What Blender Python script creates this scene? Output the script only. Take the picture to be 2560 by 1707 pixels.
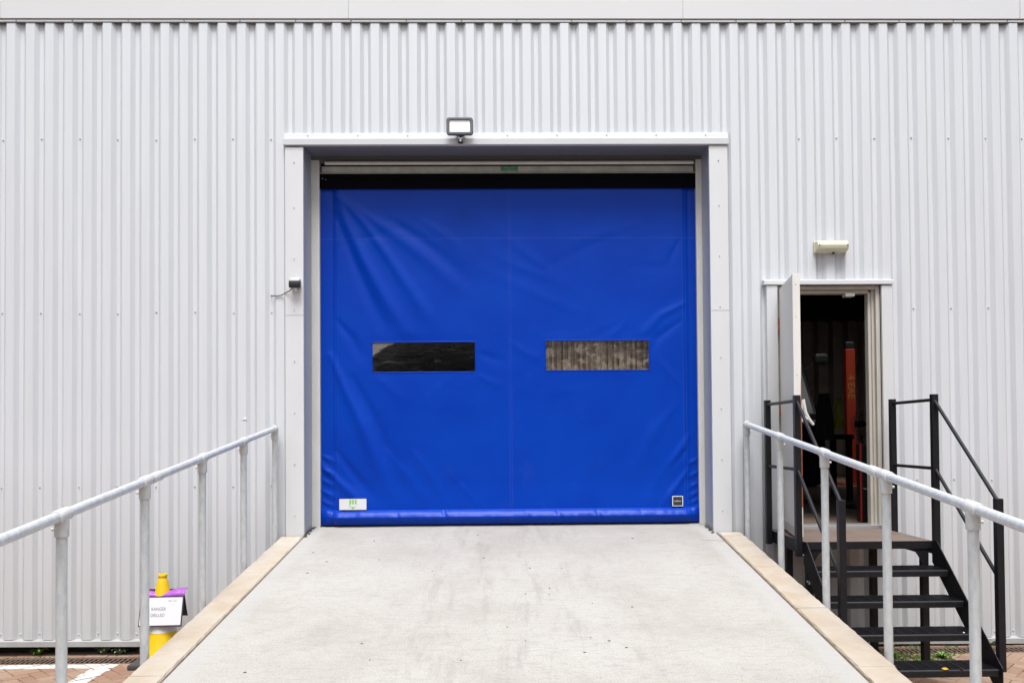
import bpy, bmesh, math, random
import numpy as np
from mathutils import Vector, Matrix, noise
random.seed(7)
for o in list(bpy.data.objects): bpy.data.objects.remove(o)
S = bpy.context.scene
COL = S.collection

# ------------------------------------------------------------------ camera
F, CX, CY, DIST, ZC = 2040.0, 1305.0, 1045.0, 7.2, 1.90
yaw, pitch, roll = map(math.radians, (.95, 1.1, .45))
def _Rz(a): c, s = math.cos(a), math.sin(a); return np.array([[c,-s,0],[s,c,0],[0,0,1]])
def _Rx(a): c, s = math.cos(a), math.sin(a); return np.array([[1,0,0],[0,c,-s],[0,s,c]])
def _Ry(a): c, s = math.cos(a), math.sin(a); return np.array([[c,0,s],[0,1,0],[-s,0,c]])
RM = _Rz(-yaw) @ _Rx(pitch) @ _Ry(roll)
cam = bpy.data.cameras.new('camera'); cam_o = bpy.data.objects.new('camera', cam); COL.objects.link(cam_o)
m = Matrix.Identity(4)
for i in range(3):
    m[i][0] = RM[i,0]; m[i][1] = RM[i,2]; m[i][2] = -RM[i,1]
m[0][3], m[1][3], m[2][3] = 0, -DIST, ZC
cam_o.matrix_world = m
cam.sensor_width = 36; cam.lens = F/2560*36
cam.shift_x = (1280-CX)/2560; cam.shift_y = (CY-853.5)/2560
cam.clip_start = .05; cam.clip_end = 500
S.camera = cam_o

# ------------------------------------------------------------------ sky, sun, exposure
SUN_EL, SUN_AZ = math.radians(66), math.radians(180)      # soft overcast light from the front, a little to the left
W = bpy.data.worlds.new('World'); S.world = W; W.use_nodes = True
nt = W.node_tree; nt.nodes.clear()
sky = nt.nodes.new('ShaderNodeTexSky'); sky.sky_type = 'NISHITA'; sky.sun_disc = False
sky.sun_elevation = SUN_EL; sky.sun_rotation = SUN_AZ; sky.air_density = 1.0; sky.dust_density = 4.0; sky.ozone_density = 1.0
hs = nt.nodes.new('ShaderNodeHueSaturation'); hs.inputs['Saturation'].default_value = .37
bg = nt.nodes.new('ShaderNodeBackground'); bg.inputs['Strength'].default_value = .09
ow = nt.nodes.new('ShaderNodeOutputWorld')
nt.links.new(sky.outputs[0], hs.inputs['Color']); nt.links.new(hs.outputs[0], bg.inputs[0]); nt.links.new(bg.outputs[0], ow.inputs[0])
sl = bpy.data.lights.new('sun', 'SUN'); sl.energy = 1.75; sl.angle = math.radians(26); sl.color = (1, .992, .98)
so = bpy.data.objects.new('sun', sl); COL.objects.link(so)
dv = Vector((math.sin(SUN_AZ)*math.cos(SUN_EL), math.cos(SUN_AZ)*math.cos(SUN_EL), math.sin(SUN_EL)))
so.rotation_euler = dv.to_track_quat('Z', 'Y').to_euler(); so.location = dv*30
S.view_settings.view_transform = 'Standard'; S.view_settings.look = 'None'
S.view_settings.exposure = 1.21; S.view_settings.gamma = 1
S.render.engine = 'CYCLES'
S.render.resolution_x, S.render.resolution_y = 1024, 682
S.cycles.max_bounces = 8; S.cycles.diffuse_bounces = 4; S.cycles.transparent_max_bounces = 12

# ------------------------------------------------------------------ materials
def mat(name, col, rough=.5, metal=0, spec=.5, var=0, vscale=4, vstretch=(1,1,1), col2=None, bump=0, bscale=60, bdist=.002, build=None):
    m = bpy.data.materials.new(name); m.use_nodes = True
    n = m.node_tree.nodes; L = m.node_tree.links
    p = n['Principled BSDF']
    p.inputs['Base Color'].default_value = (*col, 1); p.inputs['Roughness'].default_value = rough
    p.inputs['Metallic'].default_value = metal; p.inputs['Specular IOR Level'].default_value = spec
    g = n.new('ShaderNodeNewGeometry')
    if var or col2:
        mp = n.new('ShaderNodeMapping'); mp.inputs['Scale'].default_value = vstretch
        L.new(g.outputs['Position'], mp.inputs[0])
        t = n.new('ShaderNodeTexNoise'); t.inputs['Scale'].default_value = vscale; t.inputs['Detail'].default_value = 6; t.inputs['Roughness'].default_value = .65
        L.new(mp.outputs[0], t.inputs['Vector'])
        r = n.new('ShaderNodeValToRGB'); r.color_ramp.elements[0].position = .35; r.color_ramp.elements[1].position = .68
        c2 = col2 or tuple(c*(1-var) for c in col)
        r.color_ramp.elements[0].color = (*c2, 1); r.color_ramp.elements[1].color = (*col, 1)
        L.new(t.outputs['Fac'], r.inputs[0]); L.new(r.outputs[0], p.inputs['Base Color'])
    if bump:
        t2 = n.new('ShaderNodeTexNoise'); t2.inputs['Scale'].default_value = bscale; t2.inputs['Detail'].default_value = 5
        L.new(g.outputs['Position'], t2.inputs['Vector'])
        b = n.new('ShaderNodeBump'); b.inputs['Strength'].default_value = bump; b.inputs['Distance'].default_value = bdist
        L.new(t2.outputs['Fac'], b.inputs['Height']); L.new(b.outputs[0], p.inputs['Normal'])
    if build: build(m, n, L, p, g)
    return m

def noise_node(n, L, vec, scale, detail=6, rough=.6, stretch=None):
    if stretch:
        mp = n.new('ShaderNodeMapping'); mp.inputs['Scale'].default_value = stretch
        L.new(vec, mp.inputs[0]); vec = mp.outputs[0]
    t = n.new('ShaderNodeTexNoise'); t.inputs['Scale'].default_value = scale
    t.inputs['Detail'].default_value = detail; t.inputs['Roughness'].default_value = rough
    L.new(vec, t.inputs['Vector']); return t.outputs['Fac']
def ramp_node(n, L, fac, stops):
    r = n.new('ShaderNodeValToRGB'); e = r.color_ramp.elements
    while len(e) < len(stops): e.new(.5)
    for el, (p, c) in zip(e, stops):
        el.position = p; el.color = (*c, 1) if len(c) == 3 else c
    L.new(fac, r.inputs[0]); return r.outputs[0]
def mix_node(n, L, fac, a, b, mode='MIX'):
    x = n.new('ShaderNodeMix'); x.data_type = 'RGBA'; x.blend_type = mode
    for s, v in ((x.inputs[0], fac), (x.inputs[6], a), (x.inputs[7], b)):
        if isinstance(v, (int, float)): s.default_value = v
        elif isinstance(v, tuple): s.default_value = (*v, 1)
        else: L.new(v, s)
    return x.outputs[2]
def math_node(n, L, op, a, b=None, c=None, clamp=False):
    x = n.new('ShaderNodeMath'); x.operation = op; x.use_clamp = clamp
    for s, v in zip(x.inputs, (a, b, c)):
        if v is None: continue
        if isinstance(v, (int, float)): s.default_value = v
        else: L.new(v, s)
    return x.outputs[0]
def band(n, L, val, lo, hi, soft):     # 1 inside lo..hi
    a = n.new('ShaderNodeMapRange'); a.interpolation_type = 'SMOOTHSTEP'
    a.inputs[1].default_value = lo-soft; a.inputs[2].default_value = lo+soft; L.new(val, a.inputs[0])
    b = n.new('ShaderNodeMapRange'); b.interpolation_type = 'SMOOTHSTEP'
    b.inputs[1].default_value = hi-soft; b.inputs[2].default_value = hi+soft; L.new(val, b.inputs[0])
    return math_node(n, L, 'SUBTRACT', a.outputs[0], b.outputs[0])

def b_clad(m, n, L, p, g):
    sx = n.new('ShaderNodeSeparateXYZ'); L.new(g.outputs['Position'], sx.inputs[0])
    streak = noise_node(n, L, g.outputs['Position'], 3.0, 6, .6, (6, 6, .35))
    low = n.new('ShaderNodeMapRange'); low.inputs[1].default_value = 1.7; low.inputs[2].default_value = .1
    L.new(sx.outputs['Z'], low.inputs[0])
    dirt_shade = math_node(n, L, 'MULTIPLY', low.outputs[0], math_node(n, L, 'MULTIPLY', streak, 1.0), clamp=True)  # streaky dirt, deepened towards the ground to carry the wall's fading light
    c0 = ramp_node(n, L, streak, [(.3, (.75,.775,.815)), (.7, (.80,.825,.865))])
    c1 = mix_node(n, L, math_node(n, L, 'MULTIPLY', dirt_shade, .75), c0, (.40,.39,.37))
    L.new(c1, p.inputs['Base Color'])
M = {}
M['clad'] = mat('silver_white_coated_steel', (.75,.755,.77), .5, metal=.10, spec=.22, build=b_clad)
M['trim'] = mat('white_coated_flashing', (.80,.81,.83), .45, metal=.08, var=.05, vscale=2, vstretch=(1,1,.4))
M['fascia'] = mat('white_fascia_steel', (.80,.81,.825), .40, var=.02, vscale=1.2)
M['soffit'] = mat('shade_toned_soffit_flashing', (.19,.20,.27), .3)  # recess shade and the curtain's blue reflection put into the colour
M['reveal'] = mat('curtain_tinted_grey_reveal', (.40,.43,.53), .30)  # grey with the curtain's blue reflection mixed into the colour
M['base_fl'] = mat('weathered_base_flashing', (.50,.50,.495), .5, var=.15, vscale=6)
M['screw'] = mat('grey_screw_cap', (.42,.42,.43), .45)
M['screw_cap'] = mat('pale_screw_cap', (.55,.555,.55), .45)
M['dark'] = mat('dark_void_concrete', (.035,.032,.03), .9)
M['seal'] = mat('dark_gap_sealant', (.16,.16,.16), .8)
M['frame_cream'] = mat('cream_door_frame', (.66,.62,.55), .5, var=.18, vscale=9, vstretch=(1,1,.3))
M['leaf'] = mat('cream_white_door_leaf', (.84,.835,.80), .42, var=.05, vscale=3, vstretch=(1,1,.3))
M['leaf_edge'] = mat('cream_leaf_edge', (.88,.86,.81), .45, var=.05, vscale=5)
M['rust'] = mat('orange_brown_rusty_paint', (.42,.12,.045), .8, var=.4, vscale=40)
M['guide'] = mat('cream_side_guide', (.80,.79,.75), .5, var=.10, vscale=14, vstretch=(1,1,.25))
M['alu'] = mat('dull_aluminium', (.62,.62,.63), .35, metal=.6)
M['black_paint'] = mat('black_painted_steel', (.014,.014,.018), .45, spec=.35, var=.4, vscale=20, bump=.15, bscale=90)
M['black_plastic'] = mat('black_plastic', (.02,.02,.022), .4)
M['brush'] = mat('black_brush_seal', (.004,.004,.006), .95, spec=.05)
M['grey_body'] = mat('grey_cast_housing', (.13,.145,.165), .45)
M['lens'] = mat('white_diffuser', (.95,.95,.93), .25)
M['yellowed'] = mat('yellowed_plastic_diffuser', (.80,.795,.62), .3, var=.08, vscale=12)
M['white_plastic'] = mat('white_plastic', (.82,.82,.83), .3)
M['cone_y'] = mat('yellow_cone_plastic', (.92,.60,.01), .4)
M['cone_w'] = mat('white_reflective_sleeve', (.80,.80,.81), .35)
M['rubber'] = mat('black_rubber_base', (.055,.052,.055), .85, bump=.4, bscale=50)
M['purple'] = mat('purple_plastic_sheet', (.40,.11,.56), .3)
M['folder'] = mat('dark_purple_backing_board', (.045,.035,.06), .45)
M['paper'] = mat('laminated_white_paper', (.84,.84,.87), .22)
M['ink'] = mat('grey_marker_ink', (.22,.22,.24), .6)
M['green_lab'] = mat('green_label', (.02,.22,.09), .4)
M['pale_ink'] = mat('pale_lettering', (.42,.55,.46), .5)
M['green_logo'] = mat('light_green_print', (.30,.66,.14), .5)
M['sticker'] = mat('white_sticker', (.84,.84,.86), .35)
M['lab_dark'] = mat('charcoal_sticker', (.04,.038,.042), .4)
M['white_ink'] = mat('white_print', (.75,.75,.75), .5)
M['leaf_green'] = mat('weed_leaf_green', (.17,.36,.05), .6, var=.4, vscale=30)
M['leaf_pale'] = mat('dusty_weed_green', (.27,.40,.22), .6, var=.3, vscale=30)
M['moss'] = mat('moss_green', (.12,.17,.03), .95, col2=(.06,.09,.02), vscale=30, bump=.8, bscale=120, bdist=.01)
M['dandelion'] = mat('orange_yellow_leaf', (.75,.36,.02), .6)
M['rag'] = mat('crumpled_white_paper', (.7,.67,.64), .8)
M['iron'] = mat('rusty_iron_grate', (.19,.125,.095), .8, var=.35, vscale=25, bump=.3)
M['soil'] = mat('dark_soil_joint', (.07,.058,.04), .95, col2=(.065,.075,.025), vscale=8)
M['paint_line'] = mat('white_road_paint', (.72,.71,.68), .7, var=.2, vscale=25)
M['int_wall'] = mat('beige_liner_sheet', (.62,.54,.47), .6, var=.2, vscale=3)
M['int_floor'] = mat('brown_shop_floor', (.26,.19,.14), .6, var=.4, vscale=2)
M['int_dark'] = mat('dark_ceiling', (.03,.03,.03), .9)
M['lift_red'] = mat('orange_red_lift_paint', (.36,.032,.009), .5)
M['car_black'] = mat('black_vehicle_paint', (.012,.012,.013), .25)
M['hivis'] = mat('yellow_high_visibility_cloth', (.40,.45,.01), .8)
M['cloth_dark'] = mat('dark_cloth', (.02,.02,.022), .9)
M['red'] = mat('red_paint', (.5,.02,.02), .5)
M['blocker_wall'] = mat('dark_light_blocker', (.05,.042,.038), .9)

def b_galv(m, n, L, p, g):
    f = noise_node(n, L, g.outputs['Position'], 45, 5, .6, (1,1,.4))
    c = ramp_node(n, L, f, [(.3, (.60,.65,.70)), (.55, (.74,.77,.79)), (.75, (.82,.835,.84))])
    f2 = noise_node(n, L, g.outputs['Position'], 9, 4, .6)
    c2 = mix_node(n, L, ramp_node(n, L, f2, [(.5, (0,0,0)), (.8, (.6,.6,.6))]), c, (.72,.73,.72))
    L.new(c2, p.inputs['Base Color'])
    r = ramp_node(n, L, f, [(.3, (.34,)*3), (.7, (.5,)*3)]); L.new(r, p.inputs['Roughness'])
M['galv'] = mat('galvanised_steel_tube', (.7,.72,.74), .38, metal=.22, bump=.12, bscale=70, build=b_galv)
M['cast'] = mat('cast_galvanised_fitting', (.78,.80,.81), .5, metal=.08, var=.15, vscale=30, bump=.3, bscale=120)

def b_blue(m, n, L, p, g):
    tc = g.outputs['Position']
    sx = n.new('ShaderNodeSeparateXYZ'); L.new(tc, sx.inputs[0])
    f = noise_node(n, L, tc, 1.8, 5, .55)
    c = ramp_node(n, L, f, [(.3, (.0,.042,.43)), (.7, (.0,.054,.48))])
    # welded seams: slightly scuffed pale lines
    tot = None
    for lo, hi, ax in ((-1.583,-1.578,'X'), (-1.562,-1.558,'X'), (.010,.014,'X'), (.030,.034,'X'), (1.612,1.617,'X'), (1.640,1.645,'X'), (3.697,3.705,'Z')):
        bnd = band(n, L, sx.outputs[ax], lo, hi, .003)
        tot = bnd if tot is None else math_node(n, L, 'MAXIMUM', tot, bnd)
    f3 = noise_node(n, L, tc, 3.5, 3, .5)
    amt = math_node(n, L, 'MULTIPLY', tot, math_node(n, L, 'MULTIPLY', f3, .16))
    c = mix_node(n, L, amt, c, (.25,.28,.62))
    sc = noise_node(n, L, tc, 6, 8, .75, (1.6, 1, .7))
    dz = n.new('ShaderNodeMapRange'); dz.inputs[1].default_value = 2.6; dz.inputs[2].default_value = 1.1; dz.inputs[3].default_value = .25; L.new(sx.outputs['Z'], dz.inputs[0])
    c = mix_node(n, L, math_node(n, L, 'MULTIPLY', math_node(n, L, 'MULTIPLY', ramp_node(n, L, sc, [(.55, (0,0,0)), (.75, (1,1,1))]), dz.outputs[0]), .05), c, (.20,.22,.40))
    L.new(c, p.inputs['Base Color'])
    f4 = noise_node(n, L, tc, 420, 2, .5)
    f5 = noise_node(n, L, tc, 9, 6, .6)
    h = math_node(n, L, 'ADD', math_node(n, L, 'MULTIPLY', f4, .04), math_node(n, L, 'MULTIPLY', f5, .5))
    b = n.new('ShaderNodeBump'); b.inputs['Strength'].default_value = .28; b.inputs['Distance'].default_value = .012
    L.new(h, b.inputs['Height']); L.new(b.outputs[0], p.inputs['Normal'])
M['blue'] = mat('blue_vinyl_curtain', (.001,.045,.46), .34, spec=.14, build=b_blue)

def b_pane(m, n, L, p, g, film=(.35,.33,.30), lo=.56, hi=.70, amt=.14):
    n.remove(p)
    out = [x for x in n if x.type == 'OUTPUT_MATERIAL'][0]
    tr = n.new('ShaderNodeBsdfTransparent'); tr.inputs[0].default_value = (.80,.77,.73,1)
    gl = n.new('ShaderNodeBsdfGlossy'); gl.inputs['Roughness'].default_value = .14; gl.inputs[0].default_value = (.85,.85,.85,1)
    fz = noise_node(n, L, g.outputs['Position'], 7, 5, .62, (1, 1, 2.4))
    b = n.new('ShaderNodeBump'); b.inputs['Strength'].default_value = .05 if film[0] < .4 else .2; b.inputs['Distance'].default_value = .02
    L.new(fz, b.inputs['Height']); L.new(b.outputs[0], gl.inputs['Normal'])
    fr = n.new('ShaderNodeFresnel'); fr.inputs[0].default_value = 1.75; L.new(b.outputs[0], fr.inputs['Normal'])
    mx = n.new('ShaderNodeMixShader'); L.new(fr.outputs[0], mx.inputs[0]); L.new(tr.outputs[0], mx.inputs[1]); L.new(gl.outputs[0], mx.inputs[2])
    df = n.new('ShaderNodeBsdfDiffuse'); df.inputs[0].default_value = (*film,1)
    sc = noise_node(n, L, g.outputs['Position'], 12, 8, .75, (.8, 1, 2.2) if film[0] < .4 else (1.1, 1, 1.5))
    fac = ramp_node(n, L, sc, [(lo, (.0,.0,.0)), (hi, (amt,amt,amt))])
    if film[0] < .4:      # sky reflection painted as a pale film over one corner
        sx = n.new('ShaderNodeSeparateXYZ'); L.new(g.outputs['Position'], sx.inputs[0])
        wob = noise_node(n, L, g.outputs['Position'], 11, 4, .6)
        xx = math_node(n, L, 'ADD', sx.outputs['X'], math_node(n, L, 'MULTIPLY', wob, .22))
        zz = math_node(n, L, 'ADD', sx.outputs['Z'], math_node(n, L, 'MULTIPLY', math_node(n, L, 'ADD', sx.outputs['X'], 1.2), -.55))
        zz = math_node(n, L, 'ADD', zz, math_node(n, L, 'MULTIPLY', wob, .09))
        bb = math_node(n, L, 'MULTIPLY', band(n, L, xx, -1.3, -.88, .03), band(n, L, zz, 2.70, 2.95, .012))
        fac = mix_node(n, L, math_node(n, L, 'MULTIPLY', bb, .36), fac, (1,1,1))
    m2 = n.new('ShaderNodeMixShader'); L.new(fac, m2.inputs[0]); L.new(mx.outputs[0], m2.inputs[1]); L.new(df.outputs[0], m2.inputs[2])
    L.new(m2.outputs[0], out.inputs[0])
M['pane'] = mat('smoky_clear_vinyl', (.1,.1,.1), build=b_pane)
M['pane_hazy'] = mat('hazy_crinkled_vinyl', (.1,.1,.1), build=lambda m, n, L, p, g: b_pane(m, n, L, p, g, (.52,.44,.36), .50, .60, .20))

def b_conc(m, n, L, p, g):
    pos = g.outputs['Position']
    sx = n.new('ShaderNodeSeparateXYZ'); L.new(pos, sx.inputs[0])
    f1 = noise_node(n, L, pos, 1.4, 8, .7)
    c = ramp_node(n, L, f1, [(.32, (.455,.434,.395)), (.5, (.52,.50,.463)), (.68, (.555,.54,.508))])
    f2 = noise_node(n, L, pos, 160, 3, .7)                         # fine grain
    c = mix_node(n, L, math_node(n, L, 'MULTIPLY', ramp_node(n, L, f2, [(.30, (1,1,1)), (.50, (0,0,0))]), .8), c, (.24,.215,.19))
    fb = noise_node(n, L, pos, 26, 4, .6, (.35, 1.6, 1))           # tamped across the slope
    c = mix_node(n, L, math_node(n, L, 'MULTIPLY', ramp_node(n, L, fb, [(.32, (1,1,1)), (.48, (0,0,0))]), .28), c, (.27,.25,.225))
    # wheel marks down the middle
    fs = noise_node(n, L, pos, 2.6, 6, .7, (3.2, .45, 1))
    mid = band(n, L, sx.outputs['X'], -.75, .75, .55)
    c = mix_node(n, L, math_node(n, L, 'MULTIPLY', math_node(n, L, 'MULTIPLY', ramp_node(n, L, fs, [(.52, (0,0,0)), (.66, (1,1,1))]), mid), .36), c, (.26,.24,.225))
    # scuffed zone at the door
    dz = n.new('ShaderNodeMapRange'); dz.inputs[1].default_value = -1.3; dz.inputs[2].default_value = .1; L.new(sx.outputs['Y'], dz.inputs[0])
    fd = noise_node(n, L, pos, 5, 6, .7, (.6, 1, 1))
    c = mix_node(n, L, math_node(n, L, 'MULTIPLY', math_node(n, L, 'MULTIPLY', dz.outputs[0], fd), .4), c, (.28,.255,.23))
    # shrinkage line across
    fl = noise_node(n, L, pos, 3, 3, .6)
    yy = math_node(n, L, 'ADD', sx.outputs['Y'], math_node(n, L, 'MULTIPLY', fl, .05))
    ln = band(n, L, yy, -.60, -.592, .004)
    c = mix_node(n, L, math_node(n, L, 'MULTIPLY', ln, .3), c, (.3,.26,.22))
    # smooth trowelled margins
    e1 = band(n, L, sx.outputs['X'], -1.80, -1.66, .045); e2 = band(n, L, sx.outputs['X'], 1.68, 1.83, .045)
    e = math_node(n, L, 'MAXIMUM', e1, e2)
    c = mix_node(n, L, math_node(n, L, 'MULTIPLY', e, .6), c, (.50,.495,.48))
    # specks
    v = n.new('ShaderNodeTexVoronoi'); v.inputs['Scale'].default_value = 9; L.new(pos, v.inputs['Vector'])
    c = mix_node(n, L, math_node(n, L, 'MULTIPLY', ramp_node(n, L, v.outputs['Distance'], [(.035, (1,1,1)), (.055, (0,0,0))]), .35), c, (.2,.18,.15))
    L.new(c, p.inputs['Base Color'])
    h = math_node(n, L, 'ADD', f2, fb)
    b = n.new('ShaderNodeBump'); b.inputs['Strength'].default_value = .5; b.inputs['Distance'].default_value = .004
    L.new(h, b.inputs['Height']); L.new(b.outputs[0], p.inputs['Normal'])
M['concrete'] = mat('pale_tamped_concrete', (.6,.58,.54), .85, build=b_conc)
def b_coping(m, n, L, p, g):
    pos = g.outputs['Position']
    f = noise_node(n, L, pos, 2.2, 6, .65); f2 = noise_node(n, L, pos, 60, 4, .7, (.4,1,1))
    oi = n.new('ShaderNodeObjectInfo')
    c = ramp_node(n, L, f, [(.33, (.48,.375,.27)), (.50, (.56,.475,.375)), (.66, (.61,.56,.49))])
    c = mix_node(n, L, math_node(n, L, 'MULTIPLY', oi.outputs['Random'], .35), c, (.48,.42,.35))
    c = mix_node(n, L, math_node(n, L, 'MULTIPLY', ramp_node(n, L, f2, [(.3, (1,1,1)), (.5, (0,0,0))]), .25), c, (.42,.32,.22))
    L.new(c, p.inputs['Base Color'])
    b = n.new('ShaderNodeBump'); b.inputs['Strength'].default_value = .4; b.inputs['Distance'].default_value = .004
    L.new(f2, b.inputs['Height']); L.new(b.outputs[0], p.inputs['Normal'])
M['coping'] = mat('buff_stone_coping', (.66,.52,.38), .85, build=b_coping)
def b_pave(m, n, L, p, g):
    pos = g.outputs['Position']
    at = n.new('ShaderNodeAttribute'); at.attribute_name = 'tone'
    c = ramp_node(n, L, at.outputs['Fac'], [(0, (.28,.145,.095)), (.5, (.35,.21,.14)), (1, (.40,.275,.20))])
    f = noise_node(n, L, pos, 70, 5, .7)
    c = mix_node(n, L, math_node(n, L, 'MULTIPLY', ramp_node(n, L, f, [(.35, (1,1,1)), (.6, (0,0,0))]), .4), c, (.22,.15,.10))
    f2 = noise_node(n, L, pos, 1.6, 5, .6)
    c = mix_node(n, L, math_node(n, L, 'MULTIPLY', ramp_node(n, L, f2, [(.45, (0,0,0)), (.7, (1,1,1))]), .4), c, (.36,.29,.22))
    L.new(c, p.inputs['Base Color'])
M['paver'] = mat('brown_red_block_paver', (.33,.22,.16), .9, bump=.4, bscale=200, bdist=.003, build=b_pave)
M['yard'] = mat('worn_yard_surface', (.30,.22,.165), .9, var=.25, vscale=1.5, bump=.3, bscale=60)
def b_mat(m, n, L, p, g):
    w = n.new('ShaderNodeTexWave'); w.wave_type = 'BANDS'; w.bands_direction = 'DIAGONAL'; w.inputs['Scale'].default_value = 22
    w.inputs['Distortion'].default_value = 1.5; L.new(g.outputs['Position'], w.inputs['Vector'])
    f = noise_node(n, L, g.outputs['Position'], 6, 5, .6)
    c = ramp_node(n, L, f, [(.3, (.19,.135,.11)), (.7, (.27,.21,.175))])
    c = mix_node(n, L, math_node(n, L, 'MULTIPLY', w.outputs['Fac'], .35), c, (.13,.095,.08))
    L.new(c, p.inputs['Base Color'])
M['chequer'] = mat('rust_brown_tread_plate', (.22,.17,.14), .6, bump=.3, build=b_mat)

# ------------------------------------------------------------------ helpers
class MB:
    def __init__(s): s.v = []; s.f = []
    def add(s, vs, fs):
        k = len(s.v); s.v += [tuple(v) for v in vs]; s.f += [tuple(i+k for i in f) for f in fs]; return s
    def box(s, x0, x1, y0, y1, z0, z1):
        return s.add([(x0,y0,z0),(x1,y0,z0),(x1,y1,z0),(x0,y1,z0),(x0,y0,z1),(x1,y0,z1),(x1,y1,z1),(x0,y1,z1)],
                     [(0,3,2,1),(4,5,6,7),(0,1,5,4),(1,2,6,5),(2,3,7,6),(3,0,4,7)])
    def prism(s, poly, a, b, axis='x'):      # poly in the other two axes, extruded a..b
        n = len(poly)
        def P(t, q):
            return (t, q[0], q[1]) if axis == 'x' else ((q[0], t, q[1]) if axis == 'y' else (q[0], q[1], t))
        vs = [P(a, q) for q in poly]+[P(b, q) for q in poly]
        return s.add(vs, [tuple(range(n))[::-1], tuple(range(n, 2*n))]+[(i,(i+1)%n,(i+1)%n+n,i+n) for i in range(n)])
    def tube(s, pts, r, n=16, caps=True):
        pts = [Vector(p) for p in pts]; rs = r if isinstance(r, (list, tuple)) else [r]*len(pts)
        prev = None; rings = []
        for i, p in enumerate(pts):
            d = (pts[min(i+1, len(pts)-1)]-pts[max(i-1, 0)]).normalized()
            if prev is None:
                a = Vector((0,0,1)) if abs(d.z) < .9 else Vector((1,0,0)); u = d.cross(a).normalized()
            else: u = (prev-d*prev.dot(d)).normalized()
            w = d.cross(u); prev = u
            rings.append([p+(u*math.cos(2*math.pi*k/n)+w*math.sin(2*math.pi*k/n))*rs[i] for k in range(n)])
        vs = [q for rg in rings for q in rg]; fs = []
        for i in range(len(pts)-1):
            for k in range(n): fs.append((i*n+k, i*n+(k+1)%n, (i+1)*n+(k+1)%n, (i+1)*n+k))
        if caps: fs += [tuple(range(n))[::-1], tuple((len(pts)-1)*n+k for k in range(n))]
        return s.add(vs, fs)
    def lathe(s, prof, c=(0,0,0), n=32):
        vs = [(c[0]+r*math.cos(2*math.pi*k/n), c[1]+r*math.sin(2*math.pi*k/n), c[2]+z) for r, z in prof for k in range(n)]
        fs = []
        for i in range(len(prof)-1):
            for k in range(n): fs.append((i*n+k, i*n+(k+1)%n, (i+1)*n+(k+1)%n, (i+1)*n+k))
        fs += [tuple(range(n))[::-1], tuple((len(prof)-1)*n+k for k in range(n))]
        return s.add(vs, fs)
    def beam(s, a, b, w, h=None):            # square bar between points
        a, b = Vector(a), Vector(b); h = h or w; d = (b-a).normalized()
        up = Vector((0,0,1)) if abs(d.z) < .95 else Vector((0,1,0))
        u = d.cross(up).normalized()*w/2; v = u.normalized().cross(d)*h/2
        return s.add([a-u-v, a+u-v, a+u+v, a-u+v, b-u-v, b+u-v, b+u+v, b-u+v], [(0,3,2,1),(4,5,6,7),(0,1,5,4),(1,2,6,5),(2,3,7,6),(3,0,4,7)])
    def build(s, name, m, parent=None, smooth=False, bevel=0, seg=2):
        me = bpy.data.meshes.new(name); me.from_pydata(s.v, [], s.f); me.update()
        bm = bmesh.new(); bm.from_mesh(me); bmesh.ops.recalc_face_normals(bm, faces=bm.faces); bm.to_mesh(me); bm.free()
        me.materials.append(M[m] if isinstance(m, str) else m)
        o = bpy.data.objects.new(name, me); COL.objects.link(o)
        if parent:
            o.parent = parent; o.matrix_parent_inverse = parent_world(parent).inverted()
        if smooth:
            for p in me.polygons: p.use_smooth = True
            md = o.modifiers.new('split', 'EDGE_SPLIT'); md.split_angle = math.radians(40)
        if bevel:
            b = o.modifiers.new('bevel', 'BEVEL'); b.width = bevel; b.segments = seg; b.limit_method = 'ANGLE'; b.harden_normals = False
        return o
def parent_world(o):
    mw = o.matrix_basis.copy()
    while o.parent:
        mw = o.parent.matrix_basis @ o.matrix_parent_inverse @ mw if False else (o.parent.matrix_basis @ (o.matrix_parent_inverse @ mw)); o = o.parent
    return mw
def tag(o, label=None, cat=None, group=None, kind=None):
    if label: o['label'] = label
    if cat: o['category'] = cat
    if group: o['group'] = group
    if kind: o['kind'] = kind
    return o
def thing(name, loc, label, cat, group=None, kind=None):
    o = bpy.data.objects.new(name, None); o.empty_display_size = .1; COL.objects.link(o); o.location = loc
    return tag(o, label, cat, group, kind)
def part_label(o, label): o['label'] = label; return o
def text(name, body, size, loc, rot, m, parent, align='CENTER', depth=.0006, sx=1):
    cu = bpy.data.curves.new(name, 'FONT'); cu.body = body; cu.size = size; cu.align_x = align; cu.align_y = 'CENTER'; cu.extrude = depth
    tmp = bpy.data.objects.new('tmp_text', cu); COL.objects.link(tmp)
    bpy.context.view_layer.update()
    me = bpy.data.meshes.new_from_object(tmp.evaluated_get(bpy.context.evaluated_depsgraph_get()))
    bpy.data.objects.remove(tmp)
    X = Matrix.Translation(loc) @ rot @ Matrix.Diagonal((sx,1,1,1)); me.transform(X)
    me.materials.clear(); me.materials.append(M[m] if isinstance(m, str) else m)
    o = bpy.data.objects.new(name, me); COL.objects.link(o)
    o.parent = parent; o.matrix_parent_inverse = parent_world(parent).inverted()
    return o
FRONT = Matrix.Rotation(math.radians(90), 4, 'X')     # text facing -y

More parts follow.
